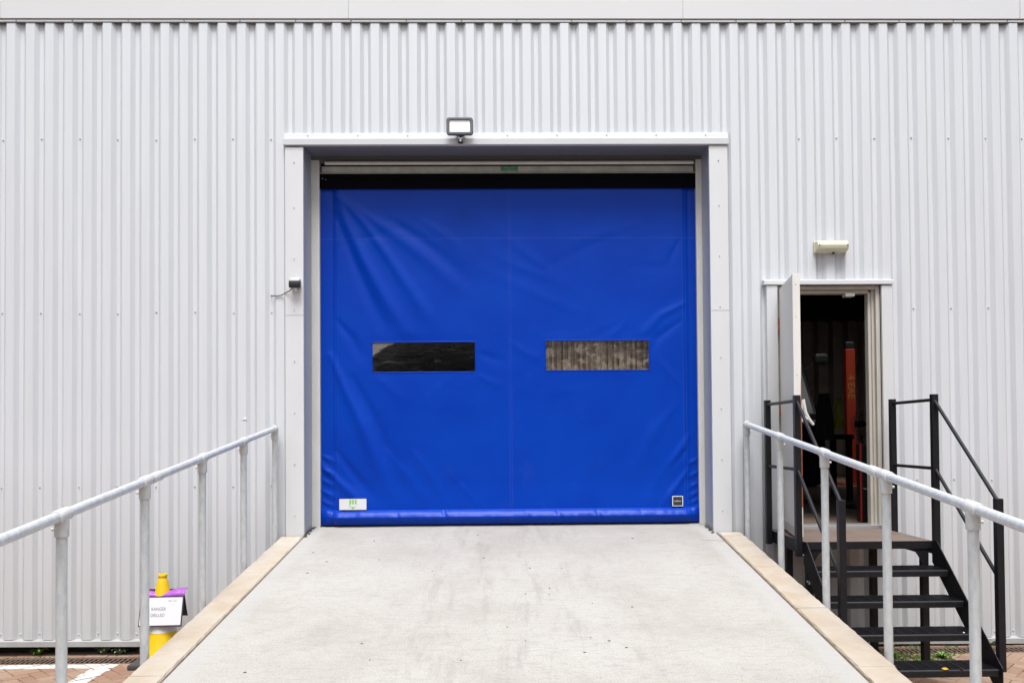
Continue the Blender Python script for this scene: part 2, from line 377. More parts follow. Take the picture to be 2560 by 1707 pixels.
# ------------------------------------------------------------------ warehouse
PITCH, CREST0, CW, GB, GD = .1684, .151, .071, .034, .032
OP = PITCH-CW; SLP = (OP-GB)/2
BX0, BX1 = -8.0, 8.0
def profile(x0, x1, off=0.0):
    pts = []
    k0 = math.floor((x0-CREST0)/PITCH)-1; k1 = math.ceil((x1-CREST0)/PITCH)+1
    for k in range(k0, k1):
        a = CREST0+k*PITCH
        pts += [(a, 0), (a+CW, 0), (a+CW+SLP, GD), (a+CW+SLP+GB, GD)]
    out = []
    for (p, q) in zip(pts[:-1], pts[1:]):
        if q[0] <= x0 or p[0] >= x1: continue
        for t in (p, q):
            if t[0] < x0: y = p[1]+(q[1]-p[1])*(x0-p[0])/(q[0]-p[0]); t = (x0, y)
            elif t[0] > x1: y = p[1]+(q[1]-p[1])*(x1-p[0])/(q[0]-p[0]); t = (x1, y)
            if not out or abs(out[-1][0]-t[0]) > 1e-6: out.append((t[0], t[1]))
    return [(x, y-off) for x, y in out]
def zbase(x): return .145-.0085*(x+4.43)
def sheet(mb, x0, x1, z0, z1, off=0.0, nz=1):
    pr = profile(x0, x1, off); vs = []; fs = []
    n = len(pr)
    for j in range(nz+1):
        for x, y in pr:
            zz0 = zbase(x) if z0 is None else z0
            vs.append((x, y, zz0+(z1-zz0)*j/nz))
    for j in range(nz):
        for i in range(n-1): fs.append((j*n+i, j*n+i+1, (j+1)*n+i+1, (j+1)*n+i))
    mb.add(vs, fs)

wh = thing('warehouse', (0, .3, 0), 'white corrugated metal warehouse wall with a large blue loading door and a small side door', 'building')
ZT = 5.5555
def screw(mb, x, z, y, r=.0085):
    vs = []; n = 8
    for rr, yy in ((r, 0), (r*.9, -.004), (r*.45, -.0075)):
        vs += [(x+rr*math.cos(2*math.pi*i/n), y+yy, z+rr*math.sin(2*math.pi*i/n)) for i in range(n)]
    fs = [(j*n+i, j*n+(i+1)%n, (j+1)*n+(i+1)%n, (j+1)*n+i) for j in range(2) for i in range(n)]+[tuple(2*n+i for i in range(n))]
    mb.add(vs, fs)
def set_mats(o, mats, cuts):      # faces from cuts[k] on take material k+1
    for q in mats: o.data.materials.append(M[q])
    idx = [sum(f >= c for c in cuts) for f in range(len(o.data.polygons))]
    o.data.polygons.foreach_set('material_index', idx)
g0 = CREST0+CW+SLP+GB/2
for x0, x1, z0, z1 in ((BX0, -1.93, None, ZT), (-1.93, 1.94, 4.50, ZT), (1.94, 2.30, None, ZT), (2.30, 3.40, 3.21, ZT), (2.30, 3.40, None, 1.0), (3.40, BX1, None, ZT)):
    mb = MB(); sheet(mb, x0, x1, z0, z1)
    for k in range(-8, 8):                       # lapped sheet edges
        xs = .593+1.0104*k
        if not x0+.1 < xs <= x1: continue
        a = xs-.034-CW-.02; zl = zbase(xs) if z0 is None else z0+.03
        sheet(mb, max(a, x0), xs, zl, z1-.002, off=.0032)
        sy = profile(xs-.001, xs)[-1][1]; mb.add([(xs, sy-.0032, zl), (xs, sy+.0005, zl), (xs, sy+.0005, z1-.002), (xs, sy-.0032, z1-.002)], [(0,1,2,3)])
    c1 = len(mb.f)
    for k in range(-48, 47):
        x = g0+k*PITCH
        if not x0+.05 < x < x1-.05: continue
        if k % 2 == 0:
            for z in (4.526, 2.99, 1.46):
                if (zbase(x) if z0 is None else z0)+.05 < z < z1 and not (-1.97 < x < 1.99): screw(mb, x+random.uniform(-.004,.004), z+random.uniform(-.008,.008), GD, .0075)
    c2 = len(mb.f)
    if z0 is None:
        for k in range(-48, 47):
            x = g0+k*PITCH
            if x0+.05 < x < x1-.05: screw(mb, x+random.uniform(-.003,.003), zbase(x)+.045+random.uniform(-.006,.006), GD)
    o = mb.build('cladding_panel', 'clad', wh); o.data.polygons.foreach_get if False else None
    CL_CUT = (c1, c2); set_mats(o, ['screw', 'screw_cap'], CL_CUT)
mb = MB(); mb.add([(-2.337,-.0015,2.035),(-2.300,-.0015,2.040),(-2.296,-.006,2.046),(-2.333,-.004,2.044),(-2.305,.002,2.075)], [(0,1,2,3),(3,2,4)])
mb.build('dent', 'clad', wh)
# fascia, gutter trim, roof
mb = MB()
for x0, x1 in ((BX0, -4.445), (-4.4440, -1.392), (-1.3908, 1.583), (1.5842, 4.62), (4.623, BX1)):
    mb.prism([(-.016,5.587),(-.020,5.755),(.25,5.770),(.25,5.72),(-.010,5.70),(-.010,5.600),(-.006,5.587)], x0, x1)
mb.build('fascia', 'fascia', wh, bevel=.003)
MB().box(BX0, BX1, -.007, .06, 5.562, 5.582).build('eaves_trim', 'trim', wh, bevel=.002)
MB().box(BX0, BX1, -.004, .045, 5.5555, 5.5615).build('eaves_shadow_closure', 'seal', wh)  # closure strip, made dark to give the shadow under the trim
mb = MB()
for i in range(-15, 16): screw(mb, i*.49+.1, 5.572, -.007, .005)
mb.build('trim_rivets', 'seal', wh)
MB().box(BX0, BX1, .02, .25, 5.581, 5.70).build('eaves_backing', 'seal', wh)
MB().box(BX0, BX1, .251, 4.3, 5.66, 5.74).box(BX0, BX1, 5.1, 9.4, 5.66, 5.74).box(BX0, 3.6, 4.3, 5.1, 5.66, 5.74).build('roof', 'trim', wh)  # slot left open in the roof, added to light the interior
# base flashing and dark recess
mb = MB()
n = 40
for i in range(n):
    a, b = BX0+(BX1-BX0)*i/n, BX0+(BX1-BX0)*(i+1)/n
    for (x0, x1) in ((a, b),):
        if x0 > -1.97 and x1 < 2.02: continue
        if x0 < -1.97 < x1: x1 = -1.97
        if x0 < 2.02 < x1: x0 = 2.02
        za, zb = zbase(x0), zbase(x1)
        mb.add([(x0,-.022,za-.055),(x1,-.022,zb-.055),(x1,-.022,zb-.010),(x0,-.022,za-.010),(x0,.045,za+.004),(x1,.045,zb+.004),(x0,.045,za-.055),(x1,.045,zb-.055)],
               [(0,1,2,3),(3,2,5,4),(0,6,7,1)])
mb.build('base_flashing', 'base_fl', wh)
MB().box(BX0, -1.97, .15, .25, -.2, .3).box(2.02, BX1, .15, .25, -.2, .3).box(BX0, BX1, .26, .34, -.2, 1.0).build('plinth_wall', 'dark', wh)
# shell and interior
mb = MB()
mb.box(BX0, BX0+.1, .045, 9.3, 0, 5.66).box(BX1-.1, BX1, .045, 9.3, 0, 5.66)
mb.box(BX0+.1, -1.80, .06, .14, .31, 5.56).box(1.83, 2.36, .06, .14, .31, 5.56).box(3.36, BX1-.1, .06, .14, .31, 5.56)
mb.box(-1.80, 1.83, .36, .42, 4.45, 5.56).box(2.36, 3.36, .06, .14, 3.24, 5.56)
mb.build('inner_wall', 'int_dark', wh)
MB().box(BX0+.1, BX1-.1, .345, 9.2, .9, 1.035).box(2.36, 3.36, .045, .345, .9, 1.034).build('shop_floor', 'int_floor', wh)
mb = MB(); pr = []; x = BX0+.1
while x < BX1-.4: pr += [(x, 0), (x+.15, 0), (x+.19, .16), (x+.26, .16), (x+.30, 0)]; x += .30
vs = [(x, 8.98+y, 1.035) for x, y in pr]+[(x, 8.98+y, 4.1) for x, y in pr]; n = len(pr)
mb.add(vs, [(i, i+1, n+i+1, n+i) for i in range(n-1)])
mb.build('liner_wall', 'int_wall', wh)
MB().box(BX0+.1, BX1-.1, 9.15, 9.3, 4.1, 5.6).box(BX0+.1, BX1-.1, .45, 4.3, 5.45, 5.6).box(BX0+.1, BX1-.1, 5.1, 9.15, 5.45, 5.6).box(BX0+.1, 3.6, 4.3, 5.1, 5.45, 5.6).build('dark_upper_wall', 'int_dark', wh)  # ceiling left open under the added roof slot
# ribbed panel added close behind the right hand window to shape its stripes
mb = MB()
pr = []
x = .2
rp = random.Random(12)
while x < 1.5:
    wd = rp.uniform(.020,.042); gp = rp.uniform(.010,.026); d_ = rp.uniform(.02,.05)
    pr += [(x, .40), (x+wd, .40), (x+wd+.006, .40+d_), (x+wd+gp, .40+d_), (x+wd+gp+.006, .40)]; x += wd+gp+.006
n = len(pr)
mb.add([(a, b, 1.04) for a, b in pr]+[(a, b, 3.4) for a, b in pr], [(i, i+1, n+i+1, n+i) for i in range(n-1)])
MB().box(-1.6, .0, 1.1, 1.2, 1.04, 3.6).build('added_dark_screen', 'int_dark', wh)  # unseen dark panel added to keep the left window black
mb.build('added_ribbed_panel', mat('added_tan_ribbed_panel', (.62,.50,.39), .6, var=.3, vscale=5, vstretch=(3,1,.4)), wh)

# ---- loading door surround
mb = MB()
FX0, FX1, JL, JR = -1.950, 1.962, -1.790, 1.797
mb.prism([(.0,1.0)], 0, 0) if False else None
mb.box(FX0, JL, -.032, .0, .995, 4.438); mb.box(JR, FX1, -.032, .0, 1.0, 4.443)
mb.box(FX0, FX0+.006, 0, .04, .995, 4.438); mb.box(FX1-.006, FX1, 0, .04, 1.0, 4.443)
jm = mb.build('door_surround_jamb', 'trim', wh, bevel=.003)
# joint line half way up
mb = MB(); mb.box(FX0+.002, JL-.002, -.0326, -.0320, 2.952, 2.955).box(JR+.002, FX1-.002, -.0326, -.0320, 2.975, 2.978).build('surround_joint', 'seal', wh)
mb = MB()
mb.prism([(.03,4.575),(-.020,4.563),(-.030,4.510),(-.048,4.506),(-.048,4.452),(-.030,4.450),(.0,4.452),(.03,4.50)], -1.962, 1.972)
hd = mb.build('door_surround_header', mat('light_grey_header_flashing', (.70,.715,.745), .45, var=.05, vscale=2), wh, bevel=.002)
mb = MB()
for i in range(9): screw(mb, -1.75+i*.44, 4.54, -.026, .005)
for z in (1.2, 1.65, 2.1, 2.55, 3.0, 3.45, 3.9, 4.3):
    screw(mb, -1.87, z, -.0325, .0055); screw(mb, 1.88, z+.01, -.0325, .0055)
mb.build('surround_rivets', 'screw_cap', wh)
# reveals and soffit
RY = .265
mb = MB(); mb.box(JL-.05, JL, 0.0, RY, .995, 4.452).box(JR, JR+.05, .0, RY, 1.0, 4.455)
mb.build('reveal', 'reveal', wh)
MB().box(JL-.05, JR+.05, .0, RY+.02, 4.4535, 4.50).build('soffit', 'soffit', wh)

# ---- blue rapid roll door
door = mb = None
DX0, DX1 = -1.716, 1.744
CYD = .285                                                # curtain plane
mb = MB()
mb.box(JL-.002, DX0, RY-.004, RY+.07, 1.06, 4.42).box(DX1, JR+.002, RY-.004, RY+.07, 1.065, 4.42)
door = mb.build('side_guide', 'guide', wh, bevel=.003)
# the loading door is a part of the warehouse; its own pieces are sub-parts
mb = MB()
mb.box(JL, JR, .262, .33, 4.400, 4.452)                    # dark upper recess strip
mb.build('head_recess', 'seal', door)
mb = MB(); mb.tube([(-1.66, .245, 4.385), (1.72, .245, 4.385)], .016, 16); mb.build('head_tube', 'guide', door, smooth=True)
mb = MB(); mb.box(DX0+.02, DX1-.02, .262, .34, 4.310, 4.362).box(DX0+.0, DX1, .27, .33, 4.294, 4.309)
mb.build('head_box', mat('grey_cream_head_casing', (.50,.49,.45), .5, var=.3, vscale=8), door, bevel=.004)
mb = MB(); mb.box(DX0+.002, DX1-.002, .264, .276, 4.158, 4.293).box(DX0+.02, DX1-.02, .258, .2635, 4.236, 4.242)
mb.build('brush_strip', 'brush', door)
mb = MB(); screw(mb, DX0+.03, 4.25, .2635, .005); screw(mb, DX0+.06, 4.24, .2635, .005); mb.build('bolt', 'alu', door)
mb = MB(); mb.box(-.055, .105, .258, .2615, 4.318, 4.356); mb.build('green_notice', 'green_lab', door)
text('notice_lettering', 'FIRE EXIT  KEEP', .014, Vector((.025, .2572, 4.345)), FRONT, 'pale_ink', door)
text('notice_lettering', 'CLEAR', .012, Vector((.02, .2572, 4.328)), FRONT, 'pale_ink', door)

def P2(z, offs, s=3.266):      # reads a polyline taken off an enlarged view of the curtain into metres on the curtain
    out = []
    for a, b in z:
        u, v = a/s+offs[0], b/s+offs[1]
        r = RM @ np.array([(u-CX)/F, 1, -(v-CY)/F]); t = (CYD+DIST)/r[1]
        out.append((t*r[0], ZC+t*r[2]))
    return out
TLo, TRo, BLo, BRo = (780,420), (1260,420), (780,850), (1260,850)
FOLDS = [ # polyline, height (m), width (m) : crests positive, hollows negative
 (P2([(205,225),(300,480),(430,760),(600,1080),(800,1400)], TLo), .016, .050),
 (P2([(215,235),(420,440),(620,720),(790,980),(980,1270)], TLo), .013, .045),
 (P2([(190,380),(260,560),(340,760),(470,1060),(600,1330)], TLo), -.012, .045),
 (P2([(210,215),(450,390),(700,560),(960,760),(1200,990)], TLo), .009, .050),
 (P2([(640,420),(900,590),(1100,760),(1300,960)], TLo), -.007, .050),
 (P2([(200,1240),(330,1400),(420,1568)], TLo), -.008, .04),
 (P2([(900,430),(1120,580),(1300,760)], TLo), .004, .05),
 (P2([(150,120),(260,380),(400,680),(520,980),(660,1290)], BLo), .016, .050),
 (P2([(330,300),(500,620),(620,900),(760,1200)], BLo), -.009, .050),
 (P2([(60,1000),(180,1120),(320,1250),(450,1390)], BLo), .014, .035),
 (P2([(200,900),(330,1080),(520,1300)], BLo), -.011, .040),
 (P2([(600,900),(800,1130),(960,1370)], BLo), .006, .045),
 (P2([(820,900),(980,1120),(1120,1370)], BLo), .005, .035),
 (P2([(1100,1050),(1260,1230),(1400,1390)], BLo), .003, .03),
 (P2([(500,260),(620,380),(800,520)], BLo), .003, .05),
 (P2([(1340,270),(1430,330),(1560,380)], BLo), .0035, .035),
 (P2([(1350,100),(1480,150),(1580,170)], BLo), -.0035, .035),
 (P2([(1510,780),(1400,960),(1260,1180),(1150,1380)], BRo), .011, .045),
 (P2([(1500,1060),(1400,1200),(1280,1370)], BRo), .011, .030),
 (P2([(1480,900),(1340,1060),(1200,1290)], BRo), -.008, .035),
 (P2([(1400,520),(1180,830),(1020,1150)], BRo), .006, .060),
 (P2([(1480,1100),(1280,1200),(1100,1400)], TRo), .007, .035),
 (P2([(1440,1250),(1240,1400),(1150,1560)], TRo), -.006, .035),
 (P2([(1000,1250),(880,1380),(760,1500)], TRo), .003, .04),
 (P2([(1440,570),(1380,690),(1340,800)], TRo), -.005, .025),
 (P2([(1100,450),(900,520),(500,600)], TRo), .002, .05),
 (P2([(60,1420),(160,1500),(330,1568)], TRo), .003, .04),
]
for x0, x1, zz in ((DX0, -1.585, 1.72), (DX0, -1.585, 1.60), (DX0, -1.585, 1.50), (DX0, -1.585, 1.40), (DX0, -1.585, 1.31), (DX0, -1.56, 1.245)):
    FOLDS.append(([(x0, zz), (x1, zz-.07)], .010, .016))
for zz in (1.66, 1.54, 1.44, 1.36, 1.29, 1.24):
    FOLDS.append(([(DX1, zz), (1.655, zz-.05)], .009, .016))
HEMT = 1.218
zs = [HEMT+.001+(4.20-HEMT)*i/230 for i in range(231)]
xs = [DX0+(DX1-DX0)*i/240 for i in range(241)]
X, Z = np.meshgrid(np.array(xs), np.array(zs))
H = np.zeros_like(X)
for pl, h, w in FOLDS:
    dist = np.full_like(X, 9.0); par = np.zeros_like(X); acc = 0
    L_ = [math.dist(a, b) for a, b in zip(pl[:-1], pl[1:])]; tot = sum(L_)
    for (a, b), l in zip(zip(pl[:-1], pl[1:]), L_):
        t = np.clip(((X-a[0])*(b[0]-a[0])+(Z-a[1])*(b[1]-a[1]))/l**2, 0, 1)
        d = np.hypot(X-a[0]-t*(b[0]-a[0]), Z-a[1]-t*(b[1]-a[1]))
        mk = d < dist; par[mk] = ((acc+t*l)/tot)[mk]; dist = np.minimum(dist, d); acc += l
    fade = np.clip(np.sin(np.pi*np.clip(par*.9+.08, 0, 1)), 0, 1)**.6
    ww = w*(.55+.9*par)
    H += 1.08*h*fade*np.exp(-(dist/ww)**2)
rng = np.random.RandomState(3)
for i in range(26):                                          # faint handling creases
    cx_, cz_ = rng.uniform(-1.5, 1.6), rng.uniform(1.3, 4.0); an = rng.uniform(-1, 1); w = rng.uniform(.03, .07); l = rng.uniform(.15, .5)
    u = (X-cx_)*math.cos(an)+(Z-cz_)*math.sin(an); v = -(X-cx_)*math.sin(an)+(Z-cz_)*math.cos(an)
    H += rng.uniform(-.003, .003)*np.exp(-(u/l)**2-(v/w)**2)
H += -.010*np.exp(-((X+1.59)/.022)**2)-.010*np.exp(-((X-1.652)/.020)**2)    # edge channel
H += np.where((X < -1.60) | (X > 1.665), -.014, 0)
H += .003*np.sin(X*2.1)*np.sin(Z*1.7)
H += .012*np.clip((1.45-Z)/.25, 0, 1)
PANES = [(-1.246, -.301, 2.475, 2.745), (.350, 1.304, 2.483, 2.752)]
fl = np.ones_like(H)
for a, b, c, d in PANES:
    dx = np.maximum(np.maximum(a-X, X-b), 0); dz = np.maximum(np.maximum(c-Z, Z-d), 0)
    fl *= np.clip(np.hypot(dx, dz)/.08, 0, 1)
H *= fl
nx = len(xs)
vs = [(X[j,i], CYD-H[j,i], Z[j,i]) for j in range(len(zs)) for i in range(nx)]
fs = []
for j in range(len(zs)-1):
    for i in range(nx-1):
        xm, zm = (xs[i]+xs[i+1])/2, (zs[j]+zs[j+1])/2
        if any(a < xm < b and c < zm < d for a, b, c, d in PANES): continue
        fs.append((j*nx+i, j*nx+i+1, (j+1)*nx+i+1, (j+1)*nx+i))
mb = MB(); mb.add(vs, fs); cur = mb.build('loading_door', 'blue', wh, smooth=True); part_label(cur, 'blue vinyl roll-up loading door curtain')
cur.modifiers.clear()
hem0 = [CYD-H[0, i] for i in range(nx)]
# hem: rolled weight bar at the foot of the curtain
prof = [(0, 0), (-.008, -.001), (-.030, -.028), (-.056, -.060), (-.058, -.068), (-.040, -.098), (-.018, -.130), (.0, -.138)]
vs = []; fs = []
for j, (dy, dz) in enumerate(prof):
    for i, x in enumerate(xs):
        e = min((x-DX0)/.16, (DX1-x)/.12, 1.0); e = max(e, 0)**.7
        wv = .006*noise.noise(Vector((x*5.0, j*.12, 3)))+.0025*noise.noise(Vector((x*24, j*.7, 1)))
        if j in (0, len(prof)-1): wv = 0
        for xc, s_ in ((-.62, .012), (.42, .010), (.78, .009), (-1.05, .006), (.13, .005), (1.18, .005)):
            wv -= s_*math.exp(-((x-xc-(j*.012))/.012)**2) if j not in (0, 7) else 0
        z = HEMT+dz+(1-e)*(.03 if j < 4 else .0)*(1 if j else 0)
        vs.append((x, (hem0[i])+dy*(.25+.75*e)-wv, z))
for j in range(len(prof)-1):
    for i in range(nx-1): fs.append((j*nx+i, j*nx+i+1, (j+1)*nx+i+1, (j+1)*nx+i))
mb = MB(); mb.add(vs, fs); hm = mb.build('hem', 'blue', door, smooth=True); hm.modifiers.clear()
# windows
for a, b, c, d in PANES:
    mb = MB(); n1, n2 = 48, 14
    vs = [(a-.006+(b-a+.012)*i/n1, CYD+.004-(.0012 if a > 0 else .00045)*noise.noise(Vector((i*.22, j*.45, a))), c-.006+(d-c+.012)*j/n2) for j in range(n2+1) for i in range(n1+1)]
    mb.add(vs, [(j*(n1+1)+i, j*(n1+1)+i+1, (j+1)*(n1+1)+i+1, (j+1)*(n1+1)+i) for j in range(n2) for i in range(n1)])
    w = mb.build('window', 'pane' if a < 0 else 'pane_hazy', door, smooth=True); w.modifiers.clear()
    part_label(w, 'dark clear vinyl window strip' if a < 0 else 'crinkled vinyl window strip showing added ribbed tan panel')
    mb = MB()
    for q in ((a-.012, b+.012, d, d+.010), (a-.012, b+.012, c-.008, c), (a-.010, a, c, d), (b, b+.010, c, d)):
        mb.box(q[0], q[1], CYD-.0035, CYD+.006, q[2], q[3])
    mb.build('window_weld', 'blue', door, bevel=.002)
# stickers
mb = MB(); mb.box(-1.543, -1.297, CYD-.030, CYD-.0285, 1.222, 1.322); st = mb.build('sticker', 'sticker', door, bevel=.0005)
part_label(st, 'white rectangular sticker with green emblem')
mb = MB()
yb = CYD-.0312
for i in range(3): mb.box(-1.453+i*.025, -1.453+i*.025+.018, yb, yb+.001, 1.275, 1.315)
mb.box(-1.452, -1.444, yb, yb+.001, 1.255, 1.275)
mb.add([(-1.450,yb,1.250),(-1.430,yb,1.240),(-1.430,yb,1.245),(-1.450,yb,1.255)], [(0,1,2,3)])
mb.add([(-1.388,yb,1.250),(-1.406,yb,1.240),(-1.406,yb,1.245),(-1.388,yb,1.255)], [(0,1,2,3)])
mb.add([(-1.430,yb,1.250),(-1.408,yb,1.250),(-1.408,yb,1.238),(-1.419,yb,1.228),(-1.430,yb,1.238)], [(0,1,2,3,4)])
mb.build('green_emblem', 'green_logo', door)
mb = MB(); mb.box(1.493, 1.592, CYD-.030, CYD-.0285, 1.228, 1.322); s2 = mb.build('sticker', 'sticker', door, bevel=.0005)
part_label(s2, 'small square charcoal sticker with white border')
mb = MB(); mb.box(1.5005, 1.5845, CYD-.0308, CYD-.0295, 1.2355, 1.3145); mb.build('sticker_face', 'lab_dark', door)
text('sticker_lettering', 'coltEinor', .021, Vector((1.5415, CYD-.0312, 1.275)), FRONT, 'white_ink', door, sx=.85, depth=.0003)

# ---- side door opening
mb = MB()
mb.box(2.296, 2.392, -.030, .0, .96, 3.198).box(3.322, 3.418, -.030, .0, .97, 3.194)
mb.box(2.296, 2.302, .0, .035, .96, 3.198).box(3.412, 3.418, .0, .035, .97, 3.194)
mb.build('side_door_jamb', 'trim', wh, bevel=.003)
mb = MB(); mb.prism([(.03,3.252),(-.036,3.243),(-.042,3.238),(-.042,3.202),(.0,3.202),(.03,3.21)], 2.272, 3.430); mb.build('side_door_header', 'trim', wh, bevel=.002)
mb = MB()
mb.box(2.392, 2.420, .01, .13, 1.03, 3.198).box(2.420, 2.455, .05, .13, 1.03, 3.17)
mb.box(3.285, 3.322, .01, .13, 1.03, 3.198).box(3.262, 3.285, .045, .13, 1.03, 3.17).box(3.235, 3.262, .06, .13, 1.03, 3.15)
mb.box(2.420, 3.285, .01, .13, 3.165, 3.198).box(2.455, 3.235, .045, .13, 3.135, 3.165)
mb.build('side_door_frame', 'frame_cream', wh, bevel=.003)
mb = MB(); mb.box(2.392, 3.322, -.035, .13, 1.036, 1.072); mb.build('side_door_sill', 'alu', wh, bevel=.003)
# open leaf, hinged on the left jamb and swung out
LEAF = math.radians(10.0)
hx, hy = 2.408, -.020
def LP(s, t): # s along the leaf from the hinge, t across its thickness (towards the opening)
    dx, dy = -math.sin(LEAF), -math.cos(LEAF)
    return (hx+dx*s+(-dy)*t, hy+dy*s+dx*t)
def leafbox(mb, s0, s1, t0, t1, z0, z1):
    q = [LP(s0,t0), LP(s1,t0), LP(s1,t1), LP(s0,t1)]
    return mb.prism(q, z0, z1, 'z')
leaf = leafbox(MB(), 0, .690, 0, .056, 1.060, 3.165).build('side_door_leaf', 'leaf', wh, bevel=.003)
part_label(leaf, 'cream steel door leaf standing open')
leafbox(MB(), .6905, .696, .001, .058, 1.060, 3.167).build('leaf_edge', 'leaf_edge', leaf, bevel=.001)
leafbox(MB(), .02, .688, -.006, .0, 1.064, 1.140).build('kick_plate', 'frame_cream', leaf)
mb = MB()
e0 = LP(.6965, .034); e1 = LP(.6965, .058)
vs = []
for i in range(31):
    z = 1.30+(2.40-1.30)*i/30
    wdt = .012*min(1, (2.42-z)/.5)+.003*noise.noise(Vector((0,0,z*9)))
    a = LP(.697, .058-max(wdt, .001)); b = LP(.697, .0585)
    vs += [(a[0], a[1], z), (b[0], b[1], z)]
mb.add(vs, [(2*i, 2*i+1, 2*i+3, 2*i+2) for i in range(30)]); mb.build('rust_patch', 'rust', leaf)
mb = MB()
for z in (3.08, 2.82, 2.35, 2.0, 1.55):
    a = LP(.697, .025); mb.add([(a[0]+.004*math.cos(k*math.pi/4), a[1]-.0006, z+.004*math.sin(k*math.pi/4)) for k in range(8)], [tuple(range(8))])
mb.build('edge_screw', 'seal', leaf)
# lever handle / panic latch on the inside face, hanging past the edge
mb = MB()
leafbox(mb, .62, .672, .056, .070, 1.98, 2.14)
a = LP(.645, .070); b = LP(.645, .112)
mb.tube([(a[0], a[1], 2.03), (b[0], b[1], 2.0)], .012, 12)
p0 = LP(.648, .078); p1 = LP(.648, .093); p2 = LP(.640, .118); p3 = LP(.630, .158)
mb.tube([(p0[0], p0[1], 2.16), (p1[0], p1[1], 2.06), (p2[0], p2[1], 2.005), (p3[0], p3[1], 1.955)], [.014, .015, .015, .011], 12)
mb.build('handle', 'white_plastic', leaf, smooth=True)
mb = MB(); leafbox(mb, .62, .67, .048, .060, 2.36, 2.42); leafbox(mb, .60, .66, .048, .066, 3.11, 3.14); mb.build('latch', 'alu', leaf, bevel=.003)
mb = MB()
for z in (1.35, 2.1, 2.85): mb.tube([(hx-.004, hy-.004, z-.06), (hx-.004, hy-.004, z+.06)], .011, 12)
mb.build('hinge', 'rust', wh, smooth=True)
mb = MB(); mb.box(3.02, 3.105, .02, .10, 3.105, 3.134); mb.build('door_sensor', 'white_plastic', wh, bevel=.004)

# ------------------------------------------------------------------ things mounted on the wall
fl_ = thing('floodlight', (-.405, -.04, 4.50), 'grey square LED floodlight with motion sensor above the blue loading door', 'lamp')
def rrect(cx, cz, w, h, r, n=6):
    out = []
    for (sx, sz, a0) in ((1,1,0), (-1,1,90), (-1,-1,180), (1,-1,270)):
        for k in range(n+1):
            a = math.radians(a0+90*k/n); out.append((cx+sx*(w/2-r)+r*math.cos(a), cz+sz*(h/2-r)+r*math.sin(a)))
    return out
mb = MB(); c0 = (-.405, 4.580)
po = rrect(*c0, .232, .150, .024); pi = rrect(*c0, .176, .098, .008); n = len(po)
y0, y1, y2 = -.148, -.112, -.135
vs = [(x, y0+.006, z) for x, z in po]+[(x, y0, z) for x, z in rrect(*c0, .222, .140, .020)]+[(x, y0, z) for x, z in rrect(*c0, .190, .112, .012)]+[(x, y2, z) for x, z in pi]+[(x, y1, z) for x, z in po]
fs = [(j*n+i, j*n+(i+1)%n, (j+1)*n+(i+1)%n, (j+1)*n+i) for j in range(3) for i in range(n)]+[(i, (i+1)%n, 4*n+(i+1)%n, 4*n+i) for i in range(n)]+[tuple(4*n+i for i in range(n))]
mb.add(vs, fs); mb.build('housing', 'grey_body', fl_, smooth=True)
mb = MB(); mb.add([(x, y2-.0015, z) for x, z in rrect(*c0, .178, .100, .008)], [tuple(range(n))]); mb.build('lamp_panel', 'lens', fl_)
mb = MB()
for i in range(9): mb.box(-.485+i*.018, -.480+i*.018, -.112, -.085, 4.53, 4.63)
mb.box(-.45, -.36, -.112, -.05, 4.565, 4.595).box(-.44, -.37, -.06, -.049, 4.52, 4.60); mb.build('bracket', 'grey_body', fl_, bevel=.002)
mb = MB(); mb.tube([(-.400,-.110,4.512),(-.400,-.105,4.478)], .010, 12); mb.tube([(-.385,-.112,4.508),(-.383,-.112,4.497)], .006, 10); mb.build('stem', 'black_plastic', fl_, smooth=True)
mb = MB(); mb.box(-.422, -.380, -.125, -.085, 4.442, 4.473); sn = mb.build('motion_sensor', 'black_plastic', fl_, bevel=.006)
mb = MB(); mb.box(-.421, -.381, -.124, -.086, 4.4735, 4.487); mb.build('sensor_cap', 'alu', fl_, bevel=.003)
mb = MB(); mb.lathe([(.0001,.0),(.006,.001),(.0105,.005),(.012,.010)], n=16)
mb.v = [(x-.401, -.127+z*.8-.002, y+4.458) for x, y, z in mb.v]; mb.build('sensor_lens', 'alu', fl_, smooth=True)

cm = thing('security_camera', (-1.872, -.035, 3.20), 'small white security camera with black face and cable, on the left door surround', 'camera')
mb = MB(); mb.prism([(-.034,3.262),(-.034,3.196),(-.080,3.196),(-.108,3.230),(-.106,3.268),(-.060,3.278)], -1.893, -1.806, 'x'); mb.build('body', 'white_plastic', cm, bevel=.014, seg=3)
mb = MB(); mb.prism([(-.088,3.182),(-.112,3.182),(-.118,3.212),(-.116,3.246),(-.092,3.246)], -1.900, -1.797, 'x'); mb.build('black_face', 'black_plastic', cm, bevel=.011, seg=3)
mb = MB(); mb.tube([(-1.848,-.036,3.172),(-1.848,-.060,3.168),(-1.850,-.078,3.19)], .014, 12); mb.build('mount', 'white_plastic', cm, smooth=True)
mb = MB(); cab = [(-1.870,-.080,3.192),(-1.905,-.055,3.165),(-1.945,-.040,3.150),(-1.985,-.012,3.135),(-2.03,-.008,3.128),(-2.07,-.006,3.128),(-2.083,.005,3.134),(-2.088,.034,3.142)]
mb.tube(cab, .0042, 8); mb.build('cable', 'black_plastic', cm, smooth=True)

